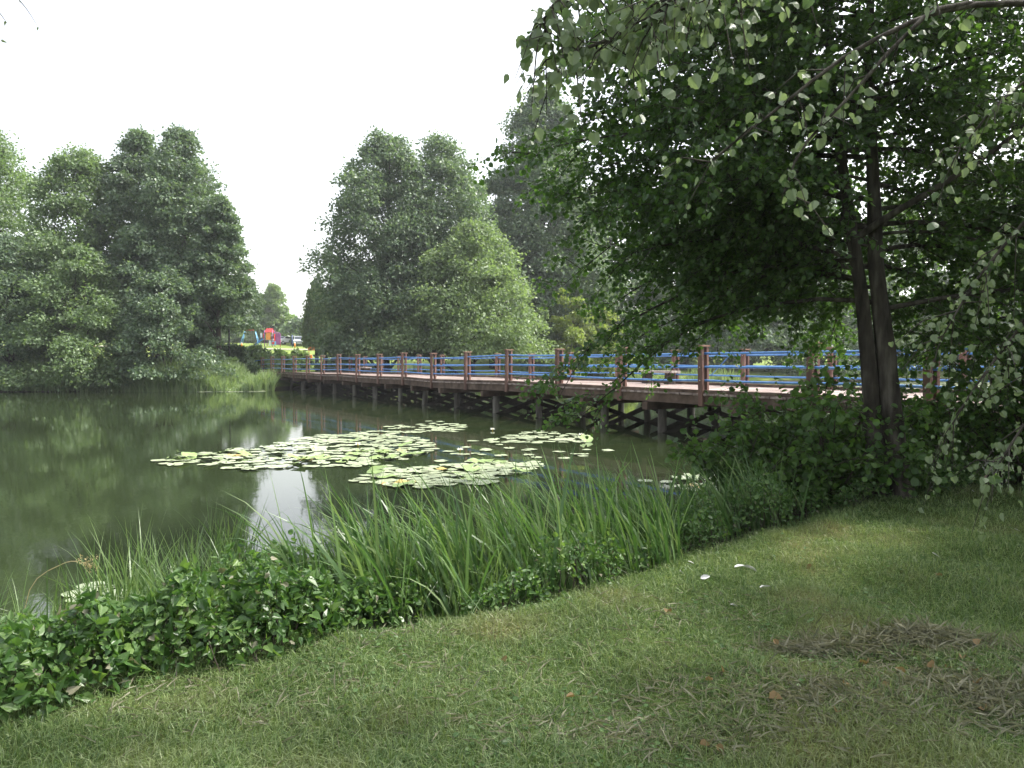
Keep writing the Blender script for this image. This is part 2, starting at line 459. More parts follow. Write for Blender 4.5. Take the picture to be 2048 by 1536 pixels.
def crown_arrays(seed, H, R_, n_clump, per, leaf, power=.62, low=.16, flat=.5, tidy=.5, hang=.3, rcs=1.0, ragged=0.0):
    """leaf faces of a crown whose base is at z=0, top at H, radius R_; also the clump centres (limb ends)"""
    r = np.random.default_rng(seed); n_clump = int(n_clump * 1.45); per = per * .95; leaf = leaf * 1.17
    t = r.uniform(0, 1, n_clump) ** 1.05
    prof = R_ * (1 - t) ** power * np.minimum(1, (t + low) / .3) ** .5 + .05 * R_
    a = r.uniform(0, 2 * math.pi, n_clump)
    lob = 1 + .11 * np.sin(3 * a + seed) + .12 * np.sin(5 * a + 9 * t + seed * 2) + .10 * np.sin(17 * t + 2 * a)
    prof = np.where(t > .88, prof * .88, prof)
    rad = prof * lob * np.where(r.random(n_clump) < .72, r.uniform(tidy + .25, 1.02, n_clump), r.uniform(.1, tidy + .25, n_clump))
    c = np.stack([rad * np.cos(a), rad * np.sin(a), t * H], 1)
    rad = rad * (1 + ragged * (np.sin(4 * a + seed * 3) * .5 + r.normal(0, .35, n_clump))); c[:, 0] = rad * np.cos(a); c[:, 1] = rad * np.sin(a); c[:, 2] *= 1 + ragged * .35 * np.sin(3 * a + seed)
    rc = R_ * rcs * r.uniform(.13, .31, n_clump) * (1 - .5 * t)
    cnt = np.maximum(12, (per * (rc / rc.mean()) ** 1.6)).astype(int)
    idx = np.repeat(np.arange(n_clump), cnt); n = len(idx)
    # each clump: the ragged upper shell of a flattened dome, its leaves facing out of it
    ct = r.uniform(-.35, 1, n); b = r.uniform(0, 2 * math.pi, n); st = np.sqrt(1 - ct * ct)
    rag = (1 + .30 * np.sin(b * 3 + idx * 1.7) + .22 * np.sin(b * 7 + idx)) * (1 - .45 * r.random(n) ** 2)
    dn = np.stack([st * np.cos(b), st * np.sin(b), ct], 1)
    out = np.stack([np.cos(a), np.sin(a), np.zeros(n_clump)], 1)[idx]
    sh = dn * np.array([1, 1, flat])
    pos = c[idx] + (sh * rag[:, None] + np.array([0, 0, -1]) * (hang * st * st)[:, None]) * rc[idx][:, None] + r.normal(0, .03, (n, 3)) * R_
    nrm = unit(dn * np.array([1, 1, 1.5]) + r.normal(0, .45, (n, 3)))
    ax = unit(r.normal(0, .7, (n, 3)) + out * .6 + dn * .4 + np.array([0, 0, -.35]))
    V, F = scatter(*DIAMOND, pos, ax, nrm, leaf * r.uniform(.65, 1.35, n))
    return V, F, c


def trunk_mesh(mb, x0, H, r0, c, r, nlimb=26, bend=.3):
    top = H * .93
    k = 9; pts = []; rr = []
    ph = r.uniform(0, 6)
    for i in range(k):
        t = i / (k - 1)
        pts.append((bend * math.sin(ph + t * 3) * t, bend * math.cos(ph + t * 2.4) * t, x0 + (top - x0) * t))
        rr.append(r0 * (1 - t) ** .8 + .02 + (r0 * .35 if i == 0 else 0))
    mb.tube(pts, rr, 9)
    if c is not None:
        for i in r.permutation(len(c))[:nlimb]:
            e = c[i]; zb = max(x0 + .25 * (e[2] - x0), e[2] - .6 * math.hypot(e[0], e[1]) - .3)
            zb = min(zb, top * .95); t = (zb - x0) / (top - x0)
            b = np.array([bend * math.sin(ph + t * 3) * t, bend * math.cos(ph + t * 2.4) * t, zb])
            m_ = (b + e) / 2 + np.array([0, 0, .12 * np.linalg.norm(e - b)])
            rb = max(.025, .45 * (r0 * (1 - t) ** .8))
            mb.tube([b, m_, e], [rb, rb * .65, .015], 5)


def far_tree(name, label, px, Y, top, hw, bot, mat, seed, n=150, per=190, leaf=None, cat='tree', group=None, r0=.25, stems=1, bark='bark', **kw):
    X = XZ(px, Y); g = gz(X, Y); zt = EYE + (HOR - top) / FPX * Y; zb = max(g + .1, EYE + (HOR - bot) / FPX * Y)
    Rr = hw / FPX * Y; leaf = leaf or .0033 * Y
    V, F, c = crown_arrays(seed, zt - zb, Rr, n, per, leaf, **kw)
    t = thing(name, label, cat, (X, Y, g), group)
    c = c + np.array([0, 0, zb - g])
    r = np.random.default_rng(seed + 99)
    for s in range(stems):
        mb = MB(); off = np.array([0, 0, 0.]) if s == 0 else np.array([r.uniform(-.9, .9), r.uniform(-.5, .5), 0])
        trunk_mesh(mb, -.25, zt - g if s == 0 else (zt - g) * .7, r0 * (1 if s == 0 else .75), c, r, 26 if s == 0 else 8, .35 + .3 * s)
        mb.v = [tuple(np.array(v) + off * (1 - min(1, v[2] / 8) if s else 0)) for v in mb.v]
        o = mb.build('trunk' if name.endswith('tree') else 'stem', M[bark], None, True); o.parent = t
    o = link('crown', np_mesh('crown', V + np.array([0, 0, zb - g]), F, M[mat])); o.parent = t
    return t


def hanging_tree(name, label, px, Y, top, hw, bot, mat, seed):
    X = XZ(px, Y); g = gz(X, Y); zt = EYE + (HOR - top) / FPX * Y; zb = EYE + (HOR - bot) / FPX * Y; Rr = hw / FPX * Y
    r = np.random.default_rng(seed); t = thing(name, label, 'tree', (X, Y, g)); mb = MB()
    trunk_mesh(mb, -.2, zt - g, .2, None, r); mb.build('trunk', M['bark'], None, True).parent = t
    ns = 260; a = r.uniform(0, 6.28, ns); rad = Rr * np.sqrt(r.random(ns)); z1 = zt - (zt - zb) * .55 * (rad / Rr) ** 1.5 - r.uniform(0, 1.5, ns)
    ln = r.uniform(.3, .7, ns) * (zt - zb); k = 34
    u = r.random((ns, k)); pos = np.stack([np.repeat((rad * np.cos(a))[:, None], k, 1) + r.normal(0, .12, (ns, k)), np.repeat((rad * np.sin(a))[:, None], k, 1) + r.normal(0, .12, (ns, k)),
                                         np.maximum(z1[:, None] - u * ln[:, None], zb + r.random((ns, k)))], -1).reshape(-1, 3) - np.array([0, 0, g])
    n = len(pos); V, F = scatter(*DIAMOND, pos, r.normal(0, .25, (n, 3)) + np.array([0, 0, -1]), r.normal(0, 1, (n, 3)), .25 * r.uniform(.6, 1.3, n))
    link('crown', np_mesh('crown', V, F, M[mat])).parent = t


GL = 'tall trees on the far bank left of the bridge'
GR = 'tall trees on the far bank behind the bridge'
far_tree('alder_tree', 'tall broad tree cut by the left edge of the photo, tallest crown there', -25, 57, 258, 165, 640, 'tree_mid', 11, 170, 230, r0=.32)
far_tree('alder_tree', 'round-topped bright green tree second from the left edge on the far bank', 165, 54, 306, 140, 650, 'tree_mid', 12, 180, 220, power=.5)
far_tree('alder_tree', 'tall pointed dark tree behind its slightly taller twin in the left clump', 284, 55, 272, 112, 640, 'tree_dark', 13, 170, 210)
far_tree('alder_tree', 'tallest pointed tree of the left clump, with open sky to its right', 368, 53, 268, 122, 650, 'tree_dark', 14, 190, 210)
far_tree('alder_tree', 'shorter tree at the right end of the left clump, leaning over the lamp post', 440, 51, 400, 76, 650, 'tree_dark', 15, 120, 200, power=.6, r0=.18)
far_tree('alder_tree', 'low spreading tree with branches dipping to the water on the left bank', 165, 48, 500, 128, 778, 'tree_mid', 16, 120, 230, low=.5, stems=3, r0=.17, bark='bark_dark')
far_tree('alder_tree', 'low grey-green tree with leaning stem above the far reeds', 335, 48.5, 540, 105, 745, 'tree_dark', 17, 100, 220, low=.35, stems=2, r0=.16, bark='bark_dark')
far_tree('alder_tree', 'dark low tree in deep shade at the left edge of the far bank', 20, 49, 480, 110, 765, 'tree_dark', 18, 110, 220, low=.5, stems=2, r0=.18, bark='bark_dark')
far_tree('alder_tree', 'wide dense dark tree beside the far end of the bridge', 772, 60, 278, 146, 700, 'tree_dark', 21, 260, 210, low=.12, power=.52, r0=.32, bark='bark_dark')
far_tree('alder_tree', 'pointed tree right behind the widest tree at the bridge end', 878, 62, 284, 160, 700, 'tree_dark', 22, 230, 210, power=.6, r0=.3, bark='bark_dark')
far_tree('alder_tree', 'lower lighter green tree in front of the dark pair behind the bridge', 945, 57, 452, 142, 705, 'tree_light', 23, 150, 230, power=.6, low=.3, r0=.26, bark='bark_dark')
far_tree('alder_tree', 'tallest dark tree behind the bridge with bare lower trunk', 1085, 75, 180, 135, 640, 'tree_dark', 24, 320, 230, r0=.36, bark='bark_dark')
far_tree('alder_tree', 'narrow dark tree filling the gap between the pointed tree and the tallest one', 985, 73, 345, 85, 690, 'tree_dark', 25, 120, 200, bark='bark_dark')
hanging_tree('willow_tree', 'pale drooping willow at the left side of the wide dark tree', 634, 70, 545, 27, 690, 'willow', 31)
for i, (px, Y, top, hw, bot, mt, lb) in enumerate([
        (520, 150, 590, 45, 690, 'tree_mid', 'distant green tree behind the playground swing'),
        (548, 138, 572, 38, 680, 'tree_light', 'distant pale tree rising behind the climbing tower'),
        (578, 142, 628, 26, 690, 'tree_fresh', 'distant bright yellow-green tree above the two parked cars'),
        (612, 150, 640, 40, 690, 'tree_mid', 'distant tree to the right of the parked cars, half hidden'),
        (470, 145, 600, 45, 690, 'tree_light', 'distant light tree seen past the lamp post'),
        (420, 150, 590, 60, 695, 'tree_mid', 'distant tree behind the left clump')]):
    far_tree('distant_tree', lb, px, Y, top, hw, bot, mt, 40 + i, 70, 120, leaf=.42, power=.55, low=.3)
for i, px in enumerate([650, 720, 790, 860, 930, 1000, 1070, 1150, 1240, 1330, 1430, 1540, 1660, 1790, 1930, 2080]):
    far_tree('wood_tree', 'dark tree of the far wood glimpsed under the crowns behind the bridge', px, 128 + (i * 37) % 19, 590 + (i * 53) % 40, 66, 705, 'tree_dark', 500 + i, 40, 110, leaf=.5, power=.5, low=.6, group='trees of the far wood behind the bridge', bark='bark_dark')
for i, px in enumerate([-90, -20, 60, 140, 220, 300, 370]):
    far_tree('wood_tree', 'dark tree of the far wood glimpsed behind the left clump', px, 140 + (i * 37) % 19, 585 + (i * 53) % 40, 66, 700, 'tree_mid', 520 + i, 40, 110, leaf=.5, power=.5, low=.6, group='trees of the far wood behind the left clump', bark='bark_dark')
lbs = ['dark far tree deep behind the tallest tree, left of its trunk', 'dark far tree deep behind the large yellow-green bush', 'dark tree behind the bridge just right of the tallest tree', 'dark tree behind the bridge above the second gap in the rails', 'dark far tree seen through the left half of the near crown',
       'dark far tree behind the near trunk', 'dark far tree seen just right of the near trunk', 'dark far tree seen through the hanging poplar leaves', 'dark far tree at the right edge of the photo', 'far tree beyond the right edge of the photo']
for i, (px, Y, top, hw) in enumerate([(1040, 84, 430, 110), (1140, 86, 400, 110), (1225, 85, 345, 120), (1370, 87, 360, 120), (1500, 76, 400, 120), (1640, 80, 380, 130), (1790, 84, 400, 120), (1920, 86, 360, 125), (2060, 88, 340, 130), (2230, 90, 300, 140)]):
    far_tree('far_tree', lbs[i], px, Y, top, hw, 690, 'tree_dark' if i % 3 else 'tree_mid', 60 + i, 120, 150, leaf=.32, low=.4, bark='bark_dark')
for i, (px, Y, top, hw, mt, lb) in enumerate([
        (1140, 64, 598, 62, 'tree_yellow', 'large yellow-green bush behind the bench on the bridge'),
        (1205, 65, 628, 55, 'tree_yellow', 'yellow-green bush right of the largest yellow bush, under the near crown'),
        (1083, 65, 634, 34, 'tree_light', 'small pale bush left of the largest yellow bush'),
        (1290, 77, 620, 75, 'tree_dark', 'dark bush on the far shore under the hanging alder leaves'),
        (1420, 74, 575, 100, 'tree_dark', 'broad bush on the far shore left of the near trunk'),
        (1560, 76, 570, 100, 'tree_dark', 'dark bush on the far shore close to the near trunk'),
        (1700, 82, 575, 105, 'tree_dark', 'bush on the far shore behind the near trunk'),
        (1850, 86, 565, 105, 'tree_mid', 'mid-green bush on the far shore right of the near trunk'),
        (1990, 90, 580, 95, 'tree_dark', 'dark bush on the far shore near the right edge'),
        (2130, 92, 570, 105, 'tree_dark', 'bush on the far shore beyond the right edge'),
        (410, 52, 688, 46, 'tree_mid', 'low bush left of the lamp post base'),
        (464, 55, 694, 42, 'tree_dark', 'dark low bush directly behind the lamp post'),
        (512, 58, 699, 44, 'tree_mid', 'bush beside the far end of the bridge, left of its last post'),
        (560, 63, 705, 24, 'tree_mid', 'small bush behind the far bridge rail near the gate posts'),
        (598, 66, 706, 20, 'tree_light', 'small light bush behind the far rail near the orange bin'),
        (690, 64, 715, 40, 'tree_dark', 'dark bush under the wide tree at the bridge end')]):
    far_tree('bush', lb, px, Y, top, hw, 765 if px > 600 else 745, mt, 80 + i, 46, 150, leaf=.0036 * Y, cat='bush', r0=.06, low=.6, power=.5, rcs=1.25, ragged=.35)


# far reed beds (uncountable)
def far_reeds():
    pts = []
    for (px0, px1, Y0, Y1, n) in ((235, 430, 46.6, 49.0, 3600), (380, 548, 47.0, 51.5, 5200), (0, 235, 46.4, 47.5, 900), (610, 1000, 60.5, 62.5, 1800), (1000, 1500, 62.5, 67, 3200)):
        px = rng.uniform(px0, px1, n); Y = rng.uniform(Y0, Y1, n); pts.append(np.stack([XZ(px, Y), Y], 1))
    p = np.concatenate(pts); sd = pond_sd(p[:, 0], p[:, 1]); k = (sd > -1.0) & (sd < 4); p = p[k]
    patch = .75 + .35 * np.sin(p[:, 0] * .8) + .2 * np.sin(p[:, 0] * 2.3 + 1)
    n = len(p); b = np.concatenate([p, np.maximum(-.1, ground(p[:, 0], p[:, 1]))[:, None]], 1)
    V, F = blades(b, rng.normal(0, .3, (n, 2)), rng.uniform(.9, 1.9, n) * patch, rng.uniform(.05, .11, n), 3)
    tag(link('far_reed_bed', np_mesh('far_reed_bed', V, F, M['far_reed'])), 'pale green reed bed along the far water edge beside the bridge end', 'reeds', kind='stuff')


far_reeds()

# ---------------------------------------------------------------- footbridge
DZ = 1.10
D0 = np.array([-1.55, 2.57]) / 3.0013
near = [np.array([8.9, 7.1]), np.array([7.95, 9.85]), np.array([7.05, 12.55])]
near += [np.array([4.56, 17.74]) + np.array([-1.55, 2.57]) * n for n in range(-1, 16)]
near = np.array(near)
dirs = np.gradient(near, axis=0); dirs = unit(dirs); norms = np.stack([dirs[:, 1], -dirs[:, 0]], 1)
WID = 4.7
farl = near + norms * WID
NS = len(near)
zst = DZ + rng.normal(0, .012, NS); zst[-1] -= .02
bridge = thing('footbridge', 'long wooden footbridge with blue pipe rails and red-brown posts crossing the pond', 'bridge', (near[NS // 2][0], near[NS // 2][1], 0))


def v3(p, z): return np.array([p[0], p[1], z])


def bframe(i, tilt=0):
    d = v3(dirs[i], 0); n = v3(norms[i], 0); z = unit(np.array([0, 0, 1.]) + d * tilt + n * rng.normal(0, .008))
    return np.array([d, n, z])


# deck planks
mb = MB()
for i in range(NS - 1):
    m_ = 21
    for k in range(m_):
        t = (k + .5) / m_; a = near[i] * (1 - t) + near[i + 1] * t; b = farl[i] * (1 - t) + farl[i + 1] * t
        u = unit(b - a); a2 = a - u * (.10 + rng.uniform(0, .025)); b2 = b + u * .10
        z = zst[i] * (1 - t) + zst[i + 1] * t - .0225 + rng.normal(0, .003)
        wv = np.linalg.norm((near[i + 1] - near[i]) * .5 + (farl[i + 1] - farl[i]) * .5) / m_ - .012
        ax = np.array([v3(u, 0), v3((-u[1], u[0]), 0), (0, 0, 1)])
        mb.box(v3((a2 + b2) / 2, z), (np.linalg.norm(b2 - a2), wv, .045), ax)
mb.build('deck', M['deck'], bridge)


def long_beam(name, off, z0, z1, w, mat, side=None):
    mb = MB()
    line = near + norms * off
    for i in range(NS - 1):
        a, b = line[i], line[i + 1]; d = unit(b - a); L_ = np.linalg.norm(b - a)
        za, zb = zst[i] - DZ, zst[i + 1] - DZ; up = unit(v3(d * L_, zb - za)); nn = np.array([d[1], -d[0], 0])
        mb.box(v3((a + b) / 2, (z0 + z1) / 2 + (za + zb) / 2), (L_ - .006, w, z1 - z0), np.array([up, nn, np.cross(up, nn) * -1 if np.cross(up, nn)[2] < 0 else np.cross(up, nn)]))
    return mb.build(name, mat, bridge)


long_beam('kerb', -.035, DZ + .004, DZ + .085, .11, M['beam'])
long_beam('kerb', WID + .035, DZ + .004, DZ + .085, .11, M['beam'])
long_beam('edge_beam', -.02, DZ - .27, DZ - .049, .09, M['beam'])
long_beam('edge_beam', WID + .02, DZ - .27, DZ - .049, .09, M['beam'])
for o_ in (1.2, 2.35, 3.5): long_beam('stringer', o_, DZ - .25, DZ - .05, .14, M['brace'])


def post(i, line, s):
    """s=+1 near side (outside towards -n)"""
    ax = bframe(i, rng.normal(0, .012)); p = line[i]; n = v3(norms[i], 0) * s
    mb = MB()
    b = v3(p, zst[i])
    mb.box(b - n * .112 + ax[2] * .40, (.14, .072, 1.40), ax)            # outer plank runs down past the beam
    mb.box(b + n * .046 + ax[2] * .545, (.14, .072, 1.08), ax)           # inner plank stands on the deck
    po = mb.build('post', M['post'], bridge, bevel=.006)
    c = MB(); c.box(b - n * .033 + ax[2] * 1.122, (.19, .29, .04), ax); co = c.build('post_cap', M['cap'], None, bevel=.006)
    co.parent = po; co.matrix_parent_inverse = po.matrix_parent_inverse.copy() if False else Matrix.Identity(4)
    c = MB()
    for h in (.31, .62, .94): c.tube([b - n * .166 + ax[2] * h, b + n * .10 + ax[2] * h], .014, 6)
    bo = c.build('bolt', M['steel'], None); bo.parent = po


for i in range(NS):
    post(i, near, 1); post(i, farl, -1)
for line, s in ((near, 1), (farl, -1)):
    for h in (.31, .62, .94):
        pts = [v3(line[i] - norms[i] * s * .03, zst[i] + h + rng.normal(0, .006)) for i in range(NS)]
        if s == 1:   # the near rail splays out over the bank at the far end
            pts.append(pts[-1] + np.array([-2.0, .5, -.28]))
        pp = []
        for a, b in zip(pts[:-1], pts[1:]):
            sg = rng.uniform(-.018, .006)
            pp += [a + (b - a) * t + np.array([0, 0, sg * 4 * t * (1 - t)]) for t in (0, .25, .5, .75)]
        pp.append(pts[-1])
        m_ = MB(); m_.tube(pp, .027, 10); m_.build('handrail', M['rail'], bridge, True)
for k in (8, 5):    # two loose diagonal stays on the far rail
    a = v3(farl[k] * .55 + farl[k + 1] * .45, DZ + .32); b = v3(farl[k] * .8 + farl[k + 1] * .2, DZ + .93)
    m_ = MB(); m_.tube([a, b], .014, 6); m_.build('rail_stay', M['rail'], bridge)

# pile bents
pile_px = [1345, 1215, 1090, 1010, 922, 864, 809, 760, 720, 680, 648, 617, 590, 570, 552]
stations = []
for px in pile_px:
    t = (px - 1024) / FPX; o = np.array([4.56, 17.74]) + .8 * np.array([.857, .516])
    s = (o[0] - o[1] * t) / (.857 * t + .5157); stations.append((o - .8 * np.array([.857, .516])) + D0 * s)
nn = np.array([.8563, .5165])
stations = [np.array([4.56, 17.74]) - D0 * k for k in (3.9, 1.0)] + stations
for q, p in enumerate(stations):
    ax = np.array([v3(D0, 0), v3(nn, 0), (0, 0, 1)])
    c = MB(); c.box(v3(p + nn * (WID / 2 - .02), DZ - .38), (.2, WID + .28, .2), ax); c.build('cross_beam', M['beam'], bridge, bevel=.01)
    offs = (.45 + rng.uniform(0, .2), WID / 2, WID - .6)
    for o_ in offs:
        b = p + nn * o_ + D0 * rng.normal(0, .06); lean = rng.normal(0, .04, 2)
        c = MB(); rr = rng.uniform(.10, .135)
        c.tube([v3(b + lean * 1.5, -1.4), v3(b + lean, -.1), v3(b + lean * .5, .25), v3(b, DZ - .48)], [rr * 1.05, rr * 1.03, rr, rr * .95], 10)
        c.build('pile', M['pile'], bridge, True)
    for a, b in ((offs[0], offs[1]), (offs[1], offs[2])):
        for z0, z1, dd in ((.56, -.05, .13), (-.05, .56, -.13)):
            A = v3(p + nn * (a - .1) + D0 * dd, z0); B = v3(p + nn * (b + .1) + D0 * dd, z1)
            u = unit(B - A); w = v3(D0, 0); c = MB()
            c.box((A + B) / 2, (np.linalg.norm(B - A), .05, .13), np.array([u, w, np.cross(u, w)])); c.build('brace', M['brace'], bridge)


def bench(name, label, n_idx, off, L_, H_, frac):
    p = (near[n_idx] * (1 - frac) + near[n_idx + 1] * frac) + norms[n_idx] * off
    t = thing(name, label, 'bench', (p[0], p[1], DZ)); ax = np.array([v3(dirs[n_idx], 0), v3(norms[n_idx], 0), (0, 0, 1)])
    c = MB()
    for k in (-1, 0, 1): c.box(np.array([0, 0, H_ - .03]) + ax[1] * k * .135, (L_, .125, .075), ax)
    c.build('seat', M['bench_top'], None, bevel=.006).parent = t
    for s in (-1, 1):
        c = MB(); c.box(ax[0] * s * L_ * .33 + np.array([0, 0, (H_ - .06) / 2]), (.20, .34, H_ - .06), ax, .9); c.build('leg', M['bench_leg'], None, bevel=.01).parent = t


bench('bench', 'low plank bench on two dark blocks in the middle of the bridge', 6, 4.25, 1.7, .45, .1)
bench('bench', 'small dark bench near the far end of the bridge', 15, 4.2, 1.3, .42, .5)

# ---------------------------------------------------------------- near alder with two stems
def interp(pts, t):
    pts = np.asarray(pts); s = t * (len(pts) - 1); i = min(int(s), len(pts) - 2); f = s - i
    return pts[i] * (1 - f) + pts[i + 1] * f


def smooth_path(pts, n=20):
    pts = np.asarray(pts, float); m = len(pts)
    out = []
    for k in range(n + 1):
        s = k / n * (m - 1); i = min(int(s), m - 2); f = s - i
        p0, p1, p2, p3 = pts[max(i - 1, 0)], pts[i], pts[i + 1], pts[min(i + 2, m - 1)]
        out.append(.5 * (2 * p1 + (p2 - p0) * f + (2 * p0 - 5 * p1 + 4 * p2 - p3) * f * f + (3 * p1 - p0 - 3 * p2 + p3) * f ** 3))
    return np.array(out)


class Leaves:
    def __init__(s): s.p = []; s.a = []; s.n = []; s.z = []

    def twig(s, pts, r, gap, size, spread=.05, hangy=.4, start=.0):
        """leaves set along a twig, both sides, hanging a little"""
        pts = np.asarray(pts); L_ = np.linalg.norm(np.diff(pts, axis=0), axis=1).sum(); n = max(2, int(L_ * (1 - start) / gap))
        t = start + (1 - start) * (np.arange(n) + r.random(n)) / n; t = np.minimum(t, .999)
        q = t * (len(pts) - 1); i = np.minimum(q.astype(int), len(pts) - 2); f = (q - i)[:, None]
        p = pts[i] * (1 - f) + pts[i + 1] * f; d = unit(pts[i + 1] - pts[i])
        side = unit(np.cross(d, r.normal(0, 1, (n, 3)) + np.array([0, 0, 1.2])) * np.where(np.arange(n) % 2, 1, -1)[:, None])
        ax = unit(side + d * .5 + r.normal(0, .35, (n, 3)) + np.array([0, 0, -hangy]))
        s.p.append(p + ax * size * .25 + r.normal(0, spread, (n, 3))); s.a.append(ax)
        s.n.append(unit(r.normal(0, .55, (n, 3)) + np.array(getattr(s, 'bias', (0, 0, .8))))); s.z.append(size * r.uniform(.5, 1.3, n))

    def build(s, name, tmpl, mat, parent):
        p, a, n, z = map(np.concatenate, (s.p, s.a, s.n, s.z))
        V, F = scatter(*tmpl, p, a, n, z)
        return link(name, np_mesh(name, V, F, mat), parent), len(p)


TB = np.array([4.62, 8.95])
alder = thing('alder_tree', 'near two-stemmed dark alder on the bank in front of the bridge, shading the lawn', 'tree', (TB[0], TB[1], gz(*TB)))
stemL = smooth_path([P(1775, 1010, 9.0), P(1748, 880, 9.0), P(1737, 740, 9.05), P(1722, 600, 9.1), P(1703, 480, 9.15), P(1678, 320, 9.2), P(1655, 160, 9.3), P(1640, -40, 9.4), P(1615, -300, 9.5), P(1600, -560, 9.6)], 30)
stemR = smooth_path([P(1808, 1010, 8.9), P(1793, 920, 8.95), P(1779, 800, 9.0), P(1765, 660, 9.05), P(1750, 540, 9.1), P(1744, 400, 9.15), P(1735, 250, 9.2), P(1730, 60, 9.2), P(1735, -250, 9.2), P(1760, -620, 9.2)], 30)
for pts, r0, fl in ((stemL, .104, .03), (stemR, .135, .06)):
    m_ = MB(); n = len(pts)
    rr = [r0 * (1 - .86 * (k / (n - 1)) ** 1.1) + fl * math.exp(-k * 1.1) for k in range(n)]
    m_.tube(pts, rr, 22)
    m_.v = [tuple(np.array(v) + (np.array(v) - pts[min(i // 22, n - 1)]) * (.10 * math.sin(i % 22 * .86 + v[2] * 1.1) + .07 * math.sin(i % 22 * 2.0 + v[2] * 3.1) + rng.normal(0, .03))) for i, v in enumerate(m_.v)]
    m_.build('stem', M['bark_dark'], alder, True)
r = np.random.default_rng(5)
AL = Leaves()


def alder_branch(base, az, L_, rise, r0, r, ntw, droop, leafsize=.060, gap=.023, twl=(.4, 1.1)):
    d = np.array([math.cos(az), math.sin(az), 0]); k = 7; pts = []
    w = r.normal(0, .06, (k, 3)) * L_ * .35
    for i in range(k):
        t = i / (k - 1)
        pts.append(base + d * L_ * t + np.array([0, 0, rise * L_ * t - droop * L_ * t * t]) + w[i] * t)
    pts = smooth_path(pts, 12)
    m_ = MB(); m_.tube(pts, [r0 * (1 - .88 * i / 12) for i in range(13)], 6)
    for j in range(ntw):
        t = .10 + .90 * (j + r.random()) / ntw; b = interp(pts, min(t, .99)); a2 = az + (1 if j % 2 else -1) * r.uniform(.5, 1.2) * (1 - .4 * t)
        tl = r.uniform(*twl) * (1.2 - .45 * t)
        e = np.array([math.cos(a2), math.sin(a2), r.uniform(-.95, .6)])
        q = [b, b + e * tl * .5 + np.array([0, 0, .03]), b + e * tl + np.array([0, 0, -.18 * tl])]
        m_.tube(q, [.007, .005, .002], 4, False)
        AL.twig(q, r, gap, leafsize, .035)
        for s in (-1, 1):
            a3 = a2 + s * r.uniform(.5, .9); e3 = np.array([math.cos(a3), math.sin(a3), r.uniform(-1.0, .5)]); tl3 = tl * r.uniform(.35, .65)
            b3 = interp(np.array(q), r.uniform(.3, .7)); q3 = [b3, b3 + e3 * tl3 * .5, b3 + e3 * tl3 + np.array([0, 0, -.1 * tl3])]
            m_.tube(q3, [.004, .003, .0015], 3, False); AL.twig(q3, r, gap, leafsize, .035)
    return m_.build('branch', M['bark_dark'], alder, True)


nb = 0
for stem, cnt, ph in ((stemL, 46, 2.2), (stemR, 46, .4)):
    for k in range(cnt):
        t = .37 + .60 * k / cnt
        b = interp(stem, t); z = b[2]
        az = ph + k * 2.39996 + r.normal(0, .2)
        prof = 4.0 * max(.25, 1 - ((z - 3.9) / 7.5) ** 2 if z > 3.9 else 1 - ((3.9 - z) / 4.0) ** 2)
        L_ = prof * r.uniform(.72, 1.1) * (1.08 if math.cos(az) < -.2 else 1.12)
        if math.sin(az) < -.25 and z < 4.5: continue
        if math.sin(az) < -.25 and z < 5.6: L_ *= .6
        if math.sin(az) < -.2: L_ *= .5          # the crown is thinner towards the lawn
        if z < 4 and math.cos(az) < 0 and math.sin(az) < .3: L_ *= .7
        alder_branch(b, az, L_, r.uniform(.15, .4) - .05 * max(0, 4 - z), .010 + .008 * L_ * (1 - t * .6), r, int(7 + L_ * 3.6), r.uniform(.22, .5) + (.12 if z < 4 else 0))
# the big upward limb to the right, and the low sweeping boughs on the left
for pl in ([P(1705, 480, 9.15), P(1780, 430, 8.9), P(1880, 370, 8.7), P(2000, 290, 8.5), P(2100, 200, 8.4)],):
    m_ = MB(); q = smooth_path(pl, 14); m_.tube(q, [.05 * (1 - .6 * i / 14) for i in range(15)], 8); m_.build('branch', M['bark_dark'], alder, True)
for (sx, sy, az, L_) in ((1710, 520, math.pi * .98, 2.7), (1715, 540, math.pi * .85, 2.7), (1700, 470, math.pi * 1.05, 2.9), (1690, 400, math.pi * .92, 3.4), (1715, 560, math.pi * .7, 2.6)):
    alder_branch(P(sx, sy, 9.1), az, L_, .36, .034, r, 22, .28 + r.uniform(-.03, .06), twl=(.45, 1.0))
for k in range(20):      # the left flank hangs as one thick curtain of leaves
    st = stemL if k % 2 else stemR; b = interp(st, .48 + .34 * k / 20)
    alder_branch(b, math.pi * (.96 + .24 * math.sin(k * 2.1)), r.uniform(3.0, 4.2) * (1 - .34 * (k / 20) ** 2) * (.70 + .30 * min(1, k / 7)), .28, .022, r, 21, r.uniform(.22, .36), twl=(.45, 1.0))
o, nleaf = AL.build('foliage', ALDER, M['alder'], alder)
# a slimmer alder just past the right edge of the frame
alder2 = thing('alder_tree', 'slimmer alder at the right edge, its leaves reaching in right of the two-stemmed trunk', 'tree', (7.1, 9.75, gz(7.1, 9.75)))
big = alder; alder = alder2; AL = Leaves()
st2 = smooth_path([(7.1, 9.75, 0), (7.05, 9.8, 2), (7.1, 9.85, 4), (7.0, 9.9, 6.5), (7.05, 9.9, 9)], 24)
m_ = MB(); m_.tube(st2, [.11 * (1 - .85 * k / 24) + (.04 if k == 0 else 0) for k in range(25)], 12); m_.build('stem', M['bark_dark'], alder, True)
for k in range(44):
    t = .24 + .72 * k / 44; az = k * 2.39996 + r.normal(0, .2)
    alder_branch(interp(st2, t), az, r.uniform(1.6, 2.7) * (1 - .45 * t * t) * (.7 if math.sin(az) < -.3 else 1), r.uniform(.1, .35), .024, r, 12, r.uniform(.2, .45))
